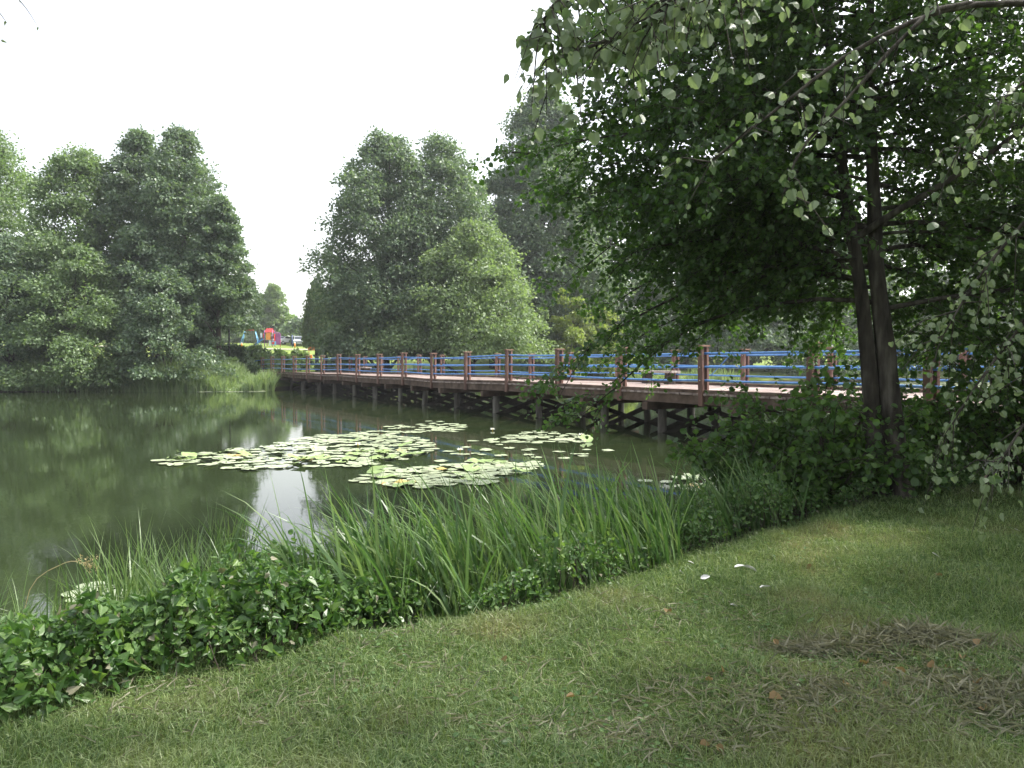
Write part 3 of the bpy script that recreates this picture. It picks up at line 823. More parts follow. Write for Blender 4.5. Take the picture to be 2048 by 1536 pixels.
AL.build('foliage', ALDER, M['alder'], alder2)
print('alder leaves', nleaf)


# unseen tree added right of the frame to throw shade on the lawn
V, F, c = crown_arrays(900, 9.5, 3.5, 100, 150, .17, power=.5, low=.3)
lt = thing('added_shade_tree', 'broad unseen tree added beyond the right edge to shade the lawn', 'tree', (10.4, 5.4, gz(10.4, 5.4)))
m_ = MB(); trunk_mesh(m_, -.2, 11.5, .24, c + np.array([0, 0, 2.4]), np.random.default_rng(4), 26, .2); m_.build('trunk', M['bark'], None, True).parent = lt
link('crown', np_mesh('crown', V + np.array([0, 0, 2.4]), F, M['tree_mid'])).parent = lt


# ---------------------------------------------------------------- shrubs on the near bank
def near_shrub(name, label, cx, cy, rad, H_, nst, seed, mat='shrub', tmpl=ALDER, size=.075, gap=.04, zb=None, lean=(0, 0)):
    r = np.random.default_rng(seed); g = gz(cx, cy) if zb is None else zb
    t = thing(name, label, 'shrub', (cx, cy, g)); LV = Leaves()
    for k in range(nst):
        a = k * 2.4 + r.normal(0, .3); reach = rad * r.uniform(.25, 1.0); h = H_ * r.uniform(.55, 1.05) * (1 - .35 * reach / rad)
        b = np.array([cx + r.normal(0, .12 * rad), cy + r.normal(0, .12 * rad), g - .05])
        e = b + np.array([math.cos(a) * reach + lean[0] * h, math.sin(a) * reach + lean[1] * h, h])
        q = smooth_path([b, b * .5 + e * .5 + np.array([0, 0, h * .18]), e], 8)
        m_ = MB(); m_.tube(q, [.014 * (1 - .8 * i / 8) for i in range(9)], 5)
        LV.twig(q, r, gap, size, .05, start=.15)
        for j in range(int(5 + reach * 5)):
            b2 = interp(q, r.uniform(.15, .98)); e2 = unit(r.normal(0, 1, 3) * np.array([1, 1, .5]) + np.array([math.cos(a), math.sin(a), .1])) * r.uniform(.2, .55) * max(.5, rad)
            q2 = [b2, b2 + e2 * .5 + np.array([0, 0, .03]), b2 + e2 - np.array([0, 0, .06])]
            m_.tube(q2, [.004, .003, .0015], 3, False); LV.twig(q2, r, gap, size, .04)
        m_.build('stem', M['twig'], t, True)
    LV.build('foliage', tmpl, M[mat], t)


near_shrub('shrub', 'dark leafy shrub at the foot of the two-stemmed alder, left of its trunk', 3.75, 9.3, 1.35, 1.95, 34, 301)
near_shrub('shrub', 'low shrub reaching over the water left of the alder shrub, edge of the lily pads', 2.85, 9.1, .85, 1.45, 22, 302)
near_shrub('shrub', 'leafy sucker growth close against the front of the alder trunk', 4.35, 9.0, .55, .9, 10, 303, size=.065)
near_shrub('shrub', 'sunlit green shrub right of the alder trunk by the bridge', 5.7, 10.1, 1.0, 2.0, 24, 304)
near_shrub('shrub', 'bright low shrub just right of the alder trunk base', 5.15, 9.6, .6, .6, 12, 305, 'weed')
near_shrub('shrub', 'dark shrub at the right edge beyond the lawn', 6.6, 9.7, 1.1, 2.6, 28, 306)
near_shrub('shrub', 'tall shrub past the right edge of the lawn beside the bridge', 7.2, 8.8, 1.0, 2.8, 20, 307)

# ---------------------------------------------------------------- white poplar overhanging from the right
pop = thing('poplar_tree', 'pale-leaved poplar whose branches hang into the top and right of the photo', 'tree', (6.6, 3.2, gz(6.6, 3.2)))
m_ = MB(); tr = smooth_path([(6.6, 3.2, .0), (6.55, 3.2, 2), (6.5, 3.25, 4), (6.3, 3.3, 6), (6.1, 3.4, 8.5), (6.0, 3.4, 11)], 16)
m_.tube(tr, [.24 * (1 - .8 * i / 16) + (.07 if i == 0 else 0) for i in range(17)], 14); m_.build('trunk', M['bark'], pop, True)
PL = Leaves(); PL.bias = (.1, .75, .45); r = np.random.default_rng(77)


def poplar_branch(pl, r0, ntw, twl=(.25, .6), gap=.05, size=.053, start=.3, down=.5):
    q = smooth_path(pl, 16); m_ = MB(); m_.tube(q, [r0 * (1 - .85 * i / 16) for i in range(17)], 7)
    for j in range(ntw):
        t = start + (1 - start) * (j + r.random()) / ntw; b = interp(q, min(.995, t)); d = unit(interp(q, min(.999, t + .05)) - interp(q, max(0, t - .05)))
        e = unit(d * .6 + r.normal(0, .7, 3) + np.array([0, 0, -down])) * r.uniform(*twl)
        q2 = [b, b + e * .5 + np.array([0, 0, .02]), b + e + np.array([0, 0, -.08])]
        m_.tube(q2, [.005, .0035, .0015], 4, False); PL.twig(q2, r, gap, size, .03, hangy=1.0)
    PL.twig(q[10:], r, gap, size, .03, hangy=1.0)
    m_.build('branch', M['bark_dark'], pop, True)


TK = lambda z: interp(tr, min(.99, z / 11))
poplar_branch([TK(4.5), P(2250, 10, 4.3), P(2048, 16, 4.2), P(1880, 30, 4.1), P(1700, 110, 4.0), P(1540, 230, 3.9), P(1400, 340, 3.85)], .026, 14, start=.4, twl=(.12, .38), gap=.06)
poplar_branch([TK(4.4), P(2200, 0, 4.2), P(1900, 20, 4.1), P(1810, 70, 4.0), P(1700, 190, 3.9), P(1600, 300, 3.85), P(1560, 400, 3.8)], .02, 9, start=.5, twl=(.1, .3), gap=.055)
poplar_branch([TK(5), P(2100, -160, 4.0), P(1700, -110, 3.9), P(1450, -10, 3.8), P(1330, 40, 3.75), P(1210, 90, 3.7), P(1120, 120, 3.65)], .035, 34, start=.40, twl=(.2, .45), gap=.04)
poplar_branch([TK(5.2), P(2000, -260, 4.0), P(1500, -140, 3.8), P(1300, -60, 3.7), P(1140, -10, 3.6), P(1080, 60, 3.6)], .03, 30, start=.45, twl=(.2, .5), gap=.04)
poplar_branch([TK(5.2), P(2000, -220, 3.6), P(1600, -90, 3.5), P(1400, -30, 3.5), P(1290, 50, 3.5)], .025, 22, start=.5, twl=(.15, .45), gap=.045)
poplar_branch([TK(3.6), P(2350, 250, 4.6), P(2150, 330, 4.7), P(2040, 450, 4.8), P(1950, 560, 4.8), P(1880, 680, 4.8)], .024, 19, start=.4, twl=(.2, .5), gap=.045, size=.044)
poplar_branch([TK(3.4), P(2350, 420, 4.8), P(2150, 500, 4.9), P(2050, 640, 5.0), P(1960, 760, 5.0), P(1900, 860, 5.0)], .022, 19, start=.4, twl=(.2, .5), gap=.045, size=.044)
poplar_branch([TK(3.2), P(2400, 480, 4.4), P(2200, 620, 4.5), P(2100, 780, 4.6), P(2030, 880, 4.6), P(1990, 950, 4.6)], .022, 16, start=.45, twl=(.2, .5), gap=.045, size=.044)
poplar_branch([TK(4.2), P(2300, 120, 4.4), P(2120, 130, 4.4), P(2000, 200, 4.4), P(1900, 320, 4.4)], .022, 18, start=.45, twl=(.15, .45), gap=.055)
for k in range(44):     # upper crown above and beyond the frame: what shades the right of the lawn
    az = k * 2.4; z = 4.6 + 6.0 * k / 44; b = TK(z); L_ = r.uniform(2.2, 3.8) * (1.1 - .5 * k / 44)
    d = np.array([math.cos(az), math.sin(az), .42]); e = b + d * L_
    if e[1] > 4.0 and e[2] < 9 and e[0] < 5: continue
    poplar_branch([b, b + d * L_ * .5 + np.array([0, 0, .2]), e], .04, 20, start=.25, twl=(.4, 1.0), gap=.085, size=.1)
o, nleaf = PL.build('foliage', POPLAR, M['poplar'], pop); print('poplar leaves', nleaf)

# twig tips hanging in at the top left from a birch just outside the frame
bt = thing('birch_tree', 'thin birch whose twig tips hang into the top left corner of the sky', 'tree', (-8.6, 1.4, gz(-8.6, 1.4)))
m_ = MB(); tr2 = smooth_path([(-8.6, 1.4, 0), (-8.5, 1.5, 3), (-8.4, 1.6, 6), (-8.3, 1.7, 9)], 10); m_.tube(tr2, [.13 * (1 - .8 * i / 10) for i in range(11)], 10); m_.build('trunk', M['bark'], bt, True)
BL = Leaves(); r = np.random.default_rng(8)
for pl in ([(-8.4, 1.6, 6.2), P(-300, -150, 5.2), P(-60, -40, 5.5), P(30, -5, 5.5), P(62, 22, 5.5), P(88, 62, 5.5)], [(-8.4, 1.6, 5.8), P(-320, -100, 5.2), P(-80, -30, 5.4), P(-10, 12, 5.4), P(15, 38, 5.4), P(30, 60, 5.4)],
           [(-8.4, 1.6, 5.4), P(-350, 0, 5.2), P(-120, 50, 5.4), P(-30, 70, 5.4), P(18, 90, 5.4)]):
    m_ = MB(); q = smooth_path(pl, 18); m_.tube(q, [.012 * (1 - .92 * i / 18) for i in range(19)], 5); m_.build('branch', M['twig'], bt, True)
    BL.twig(q[12:], r, .09, .035, .01, hangy=1)
for k in range(12):
    b = interp(tr2, .5 + .48 * k / 12); a = k * 2.4 + 2.6; e = b + np.array([math.cos(a) * 1.6 - .8, math.sin(a) * 1.6 - .6, .4]); m_ = MB(); m_.tube([b, (b + e) / 2 + np.array([0, 0, .2]), e], [.02, .012, .004], 5); m_.build('branch', M['twig'], bt, True); BL.twig([b, e], r, .02, .05, .15)
BL.build('foliage', NETTLE, M['willow'], bt)


# ---------------------------------------------------------------- reeds, weeds and grasses along the near bank
def reed_clump(i, x, y, n, h, spread, name, label, cat, group, mat, w, lean0, leans=.22, droop=.45):
    ang = rng.uniform(0, 6.28, n); rad = spread * np.sqrt(rng.random(n))
    bx, by = rad * np.cos(ang), rad * np.sin(ang); g = max(-.12, gz(x, y))
    base = np.stack([bx, by, np.zeros(n) - .03], 1)
    V, F = blades(base, rng.normal(0, leans, (n, 2)) + np.array(lean0), h * rng.uniform(.55, 1.1, n), w * rng.uniform(.7, 1.2, n), 6, droop)
    o = link(name, np_mesh(name, V, F, M[mat])); o.location = (x, y, g)
    return tag(o, label, cat, group)


def along(t):
    """a point on the near shore, t=0 left .. 1 at the alder"""
    q = np.array([(-4.6, 4.25), (-3.2, 4.75), (-2.2, 4.75), (-1.2, 4.95), (-.3, 5.35), (.6, 6.1), (1.6, 7.1), (2.8, 8.2), (3.6, 9.0)])
    return interp(q, t)


GRD = 'clumps of tall reeds along the near bank'
for k in range(58):
    t = .37 + .55 * (k + rng.random()) / 58; p = along(t) + np.array([-.45, .55]) * rng.uniform(-.45, .85)
    reed_clump(k, p[0], p[1], 28, rng.uniform(.9, 1.25) * (1 if t < .74 else .8), .24, 'reed_clump', 'clump of tall broad-bladed green reeds leaning left in the shallows of the near bank', 'reeds', GRD, 'reed', .026, (-.32, .02), .25)
for k, (px, py, h, n) in enumerate([(235, 1230, .85, 34), (275, 1215, .95, 40), (310, 1200, .7, 30), (440, 1130, .78, 44), (480, 1120, .72, 40), (375, 1150, .66, 30)]):
    Y = EYE * FPX / (py - HOR)
    reed_clump(k, XZ(px, Y), Y, n, h, .14, 'reed_clump', ['upright reed tuft standing beside the nearest lily pads', 'tallest reed tuft right of the nearest lily pads', 'short reed tuft right of the tallest tuft by the nearest pads', 'grey-green reed tuft against the bright sky reflection, left one',
               'grey-green reed tuft against the bright sky reflection, right one', 'thin reed tuft between the nearest pads and the bright reflection'][k], 'reeds', None, 'sedge', .015, (.05, 0), .25, .5)
for k in range(16):
    t = .14 + .34 * (k + rng.random()) / 16; p = along(t) + np.array([-.15, .45]) * rng.uniform(-.1, .8)
    if -3.4 < p[0] < -2.75: continue
    reed_clump(k, p[0], p[1], 46, rng.uniform(.55, .9), .2, 'sedge_clump', 'pale clump of upright sedge between the bindweed mounds and the open water', 'sedge', 'sedge clumps in the water in front of the bindweed', 'sedge', .012, (-.1, 0), .32, .55)
GSG = 'arching grass tussocks along the near bank'
for k in range(84):
    t = .26 + (.36 if k < 58 else .66) * (k % 58 + rng.random() * (1 if k < 58 else 30)) / 58; t = min(t, .95); p = along(t) + np.array([.3, -.4]) * rng.uniform(-.8, .55)
    reed_clump(k, p[0], p[1], 44, rng.uniform(.5, .85) if k < 58 else rng.uniform(.25, .5), .2, 'grass_tussock', 'arching tussock of long narrow grass among the weeds of the near bank', 'grass tussock', GSG, 'sedge', .009, (-.05, 0), .45, .7)
for k in range(12):
    p = np.array([-3.9 + .16 * k + rng.normal(0, .1), 4.55 + rng.normal(0, .2)])
    reed_clump(k, p[0], p[1], 60, rng.uniform(.45, .62), .2, 'grass_tussock', 'long grass arching over the water at the left edge, beside the nearest pads', 'grass tussock', 'grass tussocks at the left edge', 'sedge', .009, (.28, .0), .4, .85)


def weed_patch(label, cx, cy, rx, ry, H_, n, seed, tmpl, mat, size, name='weed_patch', cat='weeds', rot=.7):
    """a mound of leafy weeds: leaves over a lumpy dome, denser outside, with stems"""
    r = np.random.default_rng(seed); t = thing(name, label, cat, (cx, cy, gz(cx, cy)))
    a = r.uniform(0, 6.28, n); q = np.sqrt(r.random(n)); u, v = q * np.cos(a) * rx, q * np.sin(a) * ry
    x = u * math.cos(rot) - v * math.sin(rot); y = u * math.sin(rot) + v * math.cos(rot)
    lump = 1 + .38 * np.sin(x * 7 + seed) * np.cos(y * 8 + seed) + .22 * np.sin(x * 15 + y * 11)
    dome = H_ * np.sqrt(np.maximum(0, 1 - q ** 3.5)) * lump
    f = 1 - np.abs(r.normal(0, .28, n)); z = np.maximum(.02, dome * f)
    g = ground(x + cx, y + cy)
    pos = np.stack([x + cx, y + cy, np.maximum(g, -.02) + z], 1)
    nrm = unit(np.stack([x / rx * .8, y / ry * .8, np.full(n, .75)], 1) + r.normal(0, .6, (n, 3)))
    ax = unit(r.normal(0, .9, (n, 3)) + np.stack([x / rx * .7, y / ry * .7 - .1, np.full(n, -.15)], 1))
    sz = size * .82 * (.3 + 1.0 * r.random(n) ** 1.3); u = r.random(n); k1 = u < .58; k2 = (u >= .58) & (u < .965); k3 = u >= .965
    V, F = scatter(*tmpl, pos[k1], ax[k1], nrm[k1], sz[k1])
    link('foliage', np_mesh('foliage', V, F, M[mat]), t)
    V, F = scatter(*tmpl, pos[k3] + np.array([0, 0, .02]), ax[k3], nrm[k3], sz[k3] * .8); link('withered_foliage', np_mesh('withered_foliage', V, F, M['straw']), t)
    up = pos[k2] + np.array([0, 0, .03]); V, F = scatter(*(NETTLE if tmpl is HEART else ALDER), up, ax[k2] + np.array([0, 0, .3]), nrm[k2], sz[k2] * .8)
    link('foliage', np_mesh('foliage', V, F, M['nettle' if mat == 'weed' else 'weed']), t)
    m_ = MB()
    for k in range(int(18 + n / 60)):
        i = r.integers(n); b = np.array([pos[i, 0] + r.normal(0, .06), pos[i, 1] + r.normal(0, .06), max(g[i], -.02) - .02]); m_.tube([b, (b + pos[i]) / 2 + r.normal(0, .03, 3), pos[i]], [.004, .003, .002], 4, False)
    m_.build('stem', M['twig'], t)


weed_patch('dark mound of bindweed at the bottom left corner of the bank', -2.42, 3.46, .78, .46, .30, 4200, 401, HEART, 'weed', .072)
weed_patch('broad-leaved bindweed mound right of the corner mound, on the lawn edge', -1.55, 4.15, .68, .36, .38, 4200, 402, HEART, 'weed', .068)
weed_patch('bindweed mound behind the lawn-edge mound, close to the pads', -1.85, 4.62, .42, .25, .40, 1500, 403, HEART, 'weed', .066)
weed_patch('nettle patch in the middle of the left bank, in front of grass tussocks', -1.05, 4.72, .55, .30, .32, 2400, 404, NETTLE, 'nettle', .062)
weed_patch('leafy mound catching light in front of the bright sky reflection', -1.7, 5.25, .6, .40, .46, 3000, 405, NETTLE, 'weed', .06)
weed_patch('nettle patch at the foot of the reeds on the lawn edge', -.05, 5.05, .36, .2, .2, 600, 406, NETTLE, 'nettle', .055)
weed_patch('dark nettle clump at the corner where the lawn meets the reeds', .42, 5.55, .5, .3, .36, 1300, 407, NETTLE, 'nettle', .055)
weed_patch('small nettles beneath the middle of the reeds', 1.0, 6.2, .34, .22, .2, 600, 408, NETTLE, 'nettle', .055)
weed_patch('nettles below the right part of the reeds', 1.65, 6.9, .45, .28, .40, 1100, 409, NETTLE, 'nettle', .06)
weed_patch('bushy weeds at the right end of the reeds', 2.5, 7.7, .5, .32, .5, 1300, 410, NETTLE, 'weed', .06)
weed_patch('weeds between the reeds and the alder shrub', 3.2, 8.4, .5, .3, .3, 1000, 411, NETTLE, 'weed', .06)
weed_patch('low weeds at the foot of the alder on the lawn edge', 4.1, 8.75, .6, .25, .25, 900, 412, NETTLE, 'nettle', .055)
weed_patch('bright low weeds on the lawn edge right of the alder', 5.5, 9.3, .7, .25, .28, 900, 413, NETTLE, 'weed', .06)
weed_patch('low weeds at the far right lawn edge', 6.7, 9.2, .7, .3, .3, 900, 414, NETTLE, 'weed', .06)

# grass seed head over the water on the left
sh = thing('seed_head', 'pale drooping grass seed head against the dark water on the left', 'grass stalk', (-2.95, 4.85, 0))
m_ = MB(); q = smooth_path([(-3.15, 4.75, .05), (-3.1, 4.8, .4), P(120, 1130, 4.9), P(150, 1126, 4.9)], 10); m_.tube(q, [.003] * 11, 4); m_.build('stalk', M['seed'], sh)
SL = Leaves(); r = np.random.default_rng(3)
for k in range(9): b = q[-1] + np.array([.006 * k, 0, -.002 * k]); SL.twig([b, b + np.array([r.uniform(.05, .12), r.normal(0, .03), r.uniform(-.06, .08)])], r, .006, .014, .004)
SL.build('plume', NETTLE, M['seed'], sh)


# ---------------------------------------------------------------- lawn (uncountable grass)
def lawn():
    n = 285000
    # denser close by, thinner far off, on the strip of lawn in view and around it
    Y = 2.3 * (11.5 / 2.3) ** rng.random(n); X = rng.uniform(-.92, .95, n) * Y + rng.normal(0, .1, n)
    sd = pond_sd(X, Y); k = (sd > .12) & (X < 8)
    X, Y = X[k], Y[k]; n = len(X)
    tuft = .5 + .5 * np.sin(X * 5.3 + 2 * np.sin(Y * 3.1)) * np.sin(Y * 4.7 + 1.5 * np.sin(X * 2.9))
    h = rng.uniform(.022, .075, n) * (.55 + .95 * tuft) * (1 + .04 * Y)
    w = rng.uniform(.003, .0062, n) * (.55 + .16 * Y)
    base = np.stack([X, Y, ground(X, Y) - .004], 1)
    tu = rng.uniform(0, 1, (240, 2)); ty = 2.7 * (8.5 / 2.7) ** tu[:, 0]; tx = (tu[:, 1] * 1.5 - .72) * ty; ok = pond_sd(tx, ty) > .35; tx, ty = tx[ok], ty[ok]
    m_ = 70; X2 = np.repeat(tx, m_) + rng.normal(0, .07, len(tx) * m_); Y2 = np.repeat(ty, m_) + rng.normal(0, .06, len(tx) * m_)
    base = np.concatenate([base, np.stack([X2, Y2, ground(X2, Y2) - .004], 1)]); h = np.concatenate([h, rng.uniform(.05, .12, len(X2))]); w = np.concatenate([w, rng.uniform(.003, .005, len(X2)) * (.6 + .13 * Y2)]); n = len(base)
    V, F = blades(base, rng.normal(0, .75, (n, 2)), h, w, 2, .5)
    tag(link('lawn_grass', np_mesh('lawn_grass', V, F, M['grass'])), 'short mown grass with dry patches on the near bank', 'grass', kind='stuff')
    # dry clippings lying about, heaped at the lower right
    pc = []
    for (px, py, sx, sy, m_, hz) in ((1840, 1310, .26, .10, 2600, .07), (1620, 1400, .5, .2, 1200, .015), (1850, 1440, .45, .2, 1500, .02), (1300, 1480, .4, .12, 700, .012), (1660, 1310, .2, .06, 1200, .03),
                                 (850, 1290, .5, .25, 350, .008), (500, 1420, .4, .2, 450, .008), (1000, 1380, .6, .3, 450, .008), (1400, 1240, .6, .3, 450, .008), (1985, 1420, .3, .15, 2200, .04)):
        Yc = 1.58 * FPX / (py - HOR); Xc = XZ(px, Yc)
        x = rng.normal(0, sx, m_); y = rng.normal(0, sy, m_); e = np.exp(-(x / sx) ** 2 - (y / sy) ** 2)
        pc.append(np.stack([Xc + x, Yc + y, ground(Xc + x, Yc + y) + .012 + rng.random(m_) * .012 + hz * e * (.4 + .6 * rng.random(m_))], 1))
    p = np.concatenate(pc); n = len(p)
    d = rand_dir(n) * np.array([1, 1, .3]); tv = np.array([(-.034, 0, 0), (.034, 0, 0), (.03, .5, .07), (0, 1, 0), (-.03, .5, .07)])
    V, F = scatter(tv, [[0, 1, 2, 3, 4]], p, d, rand_dir(n) + np.array([0, 0, 1]), rng.uniform(.03, .12, n))
    tag(link('grass_clippings', np_mesh('grass_clippings', V, F, M['straw'])), 'dry brown grass cuttings lying in heaps on the shaded lawn', 'grass cuttings', kind='stuff')
    n = 5200; Y = 2.6 * (9 / 2.6) ** rng.random(n); X = rng.uniform(-.6, .72, n) * Y; sd = pond_sd(X, Y)
    cl = np.sin(X * 2.1 + 1) * np.sin(Y * 2.6) + .4 * np.sin(X * 6); k = (sd > .4) & (cl > .1); X, Y = X[k], Y[k]; n = len(X)
    pos = np.stack([X, Y, ground(X, Y) + rng.uniform(.015, .04, n)], 1)
    V, F = scatter(*ALDER, pos, rand_dir(n) * np.array([1, 1, .2]), rand_dir(n) * .35 + np.array([0, 0, 1]), rng.uniform(.012, .03, n))
    tag(link('clover', np_mesh('clover', V, F, M['nettle'])), 'small clover and daisy leaves scattered through the lawn', 'clover', kind='stuff')


lawn()

# fallen leaves and white feathers on the lawn
tv, tf = half_leaf([(0, 0), (.3, .15), (.42, .5), (.25, .9), (0, 1.05)], .5, .35)
proto = None
spots = [(1745, 1345), (1800, 1362), (1905, 1362), (1935, 1345), (1965, 1325), (1880, 1470 - 110), (1700, 1402), (1790, 1400), (1655, 1402), (1830, 1410), (1560, 1302), (1430, 1380), (1405, 1497), (1440, 1500), (1680, 1462), (1980, 1452),
         (1975, 1395), (1880, 1165), (1335, 1231), (1450, 1365), (1150, 1388), (1010, 1320), (1628, 1128), (1545, 1425), (1960, 1370), (1855, 1395)]
for k, (px, py) in enumerate(spots):
    Y = 1.56 * FPX / (py - HOR); X = XZ(px, Y)
    if proto is None:
        F = [np.array([f]) for f in tf]; me = np_mesh('fallen_leaf', tv, F, M['dead']); o = link('fallen_leaf', me); proto = o
    else:
        o = proto.copy(); C.objects.link(o)
    o.location = (X, Y, gz(X, Y) + .035); s = rng.uniform(.035, .06); o.scale = (s, s, s); o.rotation_euler = (rng.normal(0, .5), rng.normal(0, .5), rng.uniform(0, 6.28))
    tag(o, 'curled brown fallen leaf lying in the shaded lawn', 'leaf', 'brown leaves fallen on the lawn')
proto = None
for k, (px, py, s) in enumerate([(1487, 1136, .10), (1472, 1141, .08), (1500, 1138, .07), (1378, 1128, .05), (1404, 1168, .07), (1524, 1190, .08), (1465, 1218, .05), (1362, 1152, .04), (1870, 1115, .06), (2035, 1063, .05), (1948, 992, .05)]):
    Y = 1.56 * FPX / (py - HOR); X = XZ(px, Y)
    if proto is None:
        V, F = half_leaf([(0, 0), (.10, .12), (.16, .45), (.1, .8), (0, 1)], .3, .3); me = np_mesh('feather', V, [np.array([f]) for f in F], M['feather']); o = link('feather', me); proto = o
    else:
        o = proto.copy(); C.objects.link(o)
    o.location = (X, Y, gz(X, Y) + .045); o.scale = (s * 1.6, s, s); o.rotation_euler = (rng.normal(0, .4), rng.normal(0, .4), rng.uniform(-1.9, -1.2))
    tag(o, 'white feather caught in the lawn grass' if k > 2 else 'white feather in the small heap on the lawn below the reeds', 'feather', 'single white feathers on the lawn' if k > 2 else 'feathers in one small heap')

# ---------------------------------------------------------------- water lilies
def pad_mesh(seed, mat, up=.02):
    r = np.random.default_rng(seed); n = 26; V = [(0, 0, .012)]; notch = .22
    for k in range(n + 1):
        a = notch + (2 * math.pi - 2 * notch) * k / n; rad = .5 * (1 + .05 * math.sin(2 * a + seed) + r.normal(0, .012)); e = (1.12 if k in (0, n) else 1)
        V.append((rad * e * math.cos(a), rad * .92 * e * math.sin(a), .012 + up * max(0, math.sin(3 * a + seed)) + r.normal(0, .004)))
    for k in range(n + 1):
        v = V[1 + k]; V.append((v[0] * .55, v[1] * .55, .010))
    F4 = np.array([(1 + k, 2 + k, n + 3 + k, n + 2 + k) for k in range(n)]); F3 = np.array([(0, n + 2 + k, n + 3 + k) for k in range(n)])
    return np.array(V), [F4, F3]


PROTO = {}
for mk in ('pad', 'pad_g', 'pad_y'):
    PROTO[mk] = []
    for s in range(4):
        V, F = pad_mesh(s * 3 + 1, mk, .025 if mk == 'pad' else .07); PROTO[mk].append(np_mesh('lily_pad', V, F, M[mk], True))


def in_poly(poly, n, r):
    """n points inside a ground polygon, kept loosely apart"""
    poly = np.array(poly, float); lo, hi = poly.min(0), poly.max(0); out = []
    tries = 0
    while len(out) < n and tries < n * 60:
        tries += 1
        p = lo + (hi - lo) * r.random(2); ins = False
        for i in range(len(poly)):
            a, b = poly[i], poly[i - 1]
            if (a[1] > p[1]) != (b[1] > p[1]) and p[0] < (b[0] - a[0]) * (p[1] - a[1]) / (b[1] - a[1]) + a[0]: ins = not ins
        if not ins: continue
        if any((q[0] - p[0]) ** 2 + (q[1] - p[1]) ** 2 < (.15) ** 2 for q in out): continue
        out.append(p)
    return out


def W(px, py):
    Y = EYE * FPX / (py - HOR); return (XZ(px, Y), Y)


patches = [
    ('the large patch left of centre', [W(285, 931), W(340, 913), W(450, 905), W(560, 886), (W(640, 870)), W(780, 870), W(858, 880), W(862, 903), W(800, 926), W(700, 936), W(570, 934), W(540, 941), W(450, 941), W(420, 932)], 310, .30),
    ('the front patch nearest the reeds', [W(700, 965), W(760, 945), W(880, 935), W(960, 922), W(1072, 930), W(1075, 940), W(1000, 955), W(985, 968), W(900, 974), W(800, 978)], 105, .32),
    ('the small round patch near the bridge', [W(690, 866), W(800, 851), W(880, 843), W(930, 852), W(935, 862), W(880, 866), W(800, 868), W(740, 872)], 55, .32),
    ('the patch before the bridge piles on the right', [W(940, 884), W(1000, 874), W(1080, 862), W(1175, 872), W(1180, 884), W(1100, 888), W(1010, 885)], 58, .30),
    ('the gleaming patch beside the alder shrub', [W(1325, 965), W(1370, 950), W(1440, 942), W(1540, 948), W(1580, 985), W(1480, 1000), W(1380, 985)], 60, .30),
    ('the little group close to the left bank', [W(120, 1190), W(180, 1175), W(250, 1190), W(262, 1240), W(240, 1270), W(205, 1240)], 16, .25),
    ('the loose pads between the large patch and the bridge', [W(860, 910), W(930, 895), W(1010, 880), W(1060, 900), W(1230, 900), W(1120, 930), W(960, 920)], 26, .27)]
allp = []
r = np.random.default_rng(21)
for nm, poly, n, d in patches:
    for p in in_poly(poly, n, r):
        if r.random() < .08 and nm.find('left bank') < 0: p = p + r.normal(0, .35, 2)
        allp.append((p, nm, d * r.uniform(.7, 1.2)))
allp.sort(key=lambda q: q[0][1] / q[2])
rest = []
for k, (p, nm, d) in enumerate(allp):
    u = r.random(); big = nm.startswith('the large')
    core = big and abs(p[1] - 14.6) < 1.0
    mk = 'pad_y' if u < .03 else ('pad_g' if u < (.42 if core else .12) else 'pad')
    me = PROTO[mk][r.integers(4)]; tilt = r.normal(0, .16 if mk == 'pad_g' else .025, 2)
    if k >= 298: rest.append((p, d, r.uniform(0, 6.28), me)); continue
    o = link('lily_pad', me); o.location = (p[0], p[1], .004 + r.random() * .01 + abs(tilt[0]) * d * .5 + abs(tilt[1]) * d * .4); o.scale = (d, d, d); o.rotation_euler = (tilt[0], tilt[1], r.uniform(0, 6.28))
    word = {'pad': 'pale round', 'pad_g': 'fresh green curled', 'pad_y': 'yellowed orange'}[mk]
    tag(o, f'{word} lily pad floating in {nm}', 'lily pad', f'{word} pads of {nm}')
# the pads beyond: the rest of the patches, the far strips and the cover on the water past the bridge
ch = []
for p, d, a, me in rest: ch.append((p[0], p[1], d, a))
for (poly, n) in (([(9, 27), (14, 24), (30, 30), (52, 45), (55, 62), (40, 70), (20, 58), (13, 42)], 3000), ([W(392, 785), W(392, 783), W(528, 781.5), W(528, 784)], 55)):
    pa = np.array(poly); lo, hi = pa.min(0), pa.max(0); c = 0
    while c < n:
        q = lo + (hi - lo) * r.random(2); ins = False
        for i in range(len(pa)):
            a_, b_ = pa[i], pa[i - 1]
            if (a_[1] > q[1]) != (b_[1] > q[1]) and q[0] < (b_[0] - a_[0]) * (q[1] - a_[1]) / (b_[1] - a_[1]) + a_[0]: ins = not ins
        if ins: ch.append((q[0], q[1], r.uniform(.3, .55), r.uniform(0, 6.28))); c += 1
ch = np.array(ch); V0, F0 = pad_mesh(2, 'pad')
c_, s_ = np.cos(ch[:, 3]), np.sin(ch[:, 3]); n = len(ch)
VV = np.stack([ch[:, 0:1] + ch[:, 2:3] * (V0[None, :, 0] * c_[:, None] - V0[None, :, 1] * s_[:, None]), ch[:, 1:2] + ch[:, 2:3] * (V0[None, :, 0] * s_[:, None] + V0[None, :, 1] * c_[:, None]),
               .004 + ch[:, 2:3] * V0[None, :, 2] + r.random((n, 1)) * .012], -1).reshape(-1, 3)
off = (np.arange(n) * len(V0))[:, None, None]
tag(link('lily_pad_cover', np_mesh('lily_pad_cover', VV, [(f[None] + off).reshape(-1, f.shape[1]) for f in F0], M['pad'], True)), 'far cover of pale lily pads on the water beyond the bridge', 'lily pads', kind='stuff')
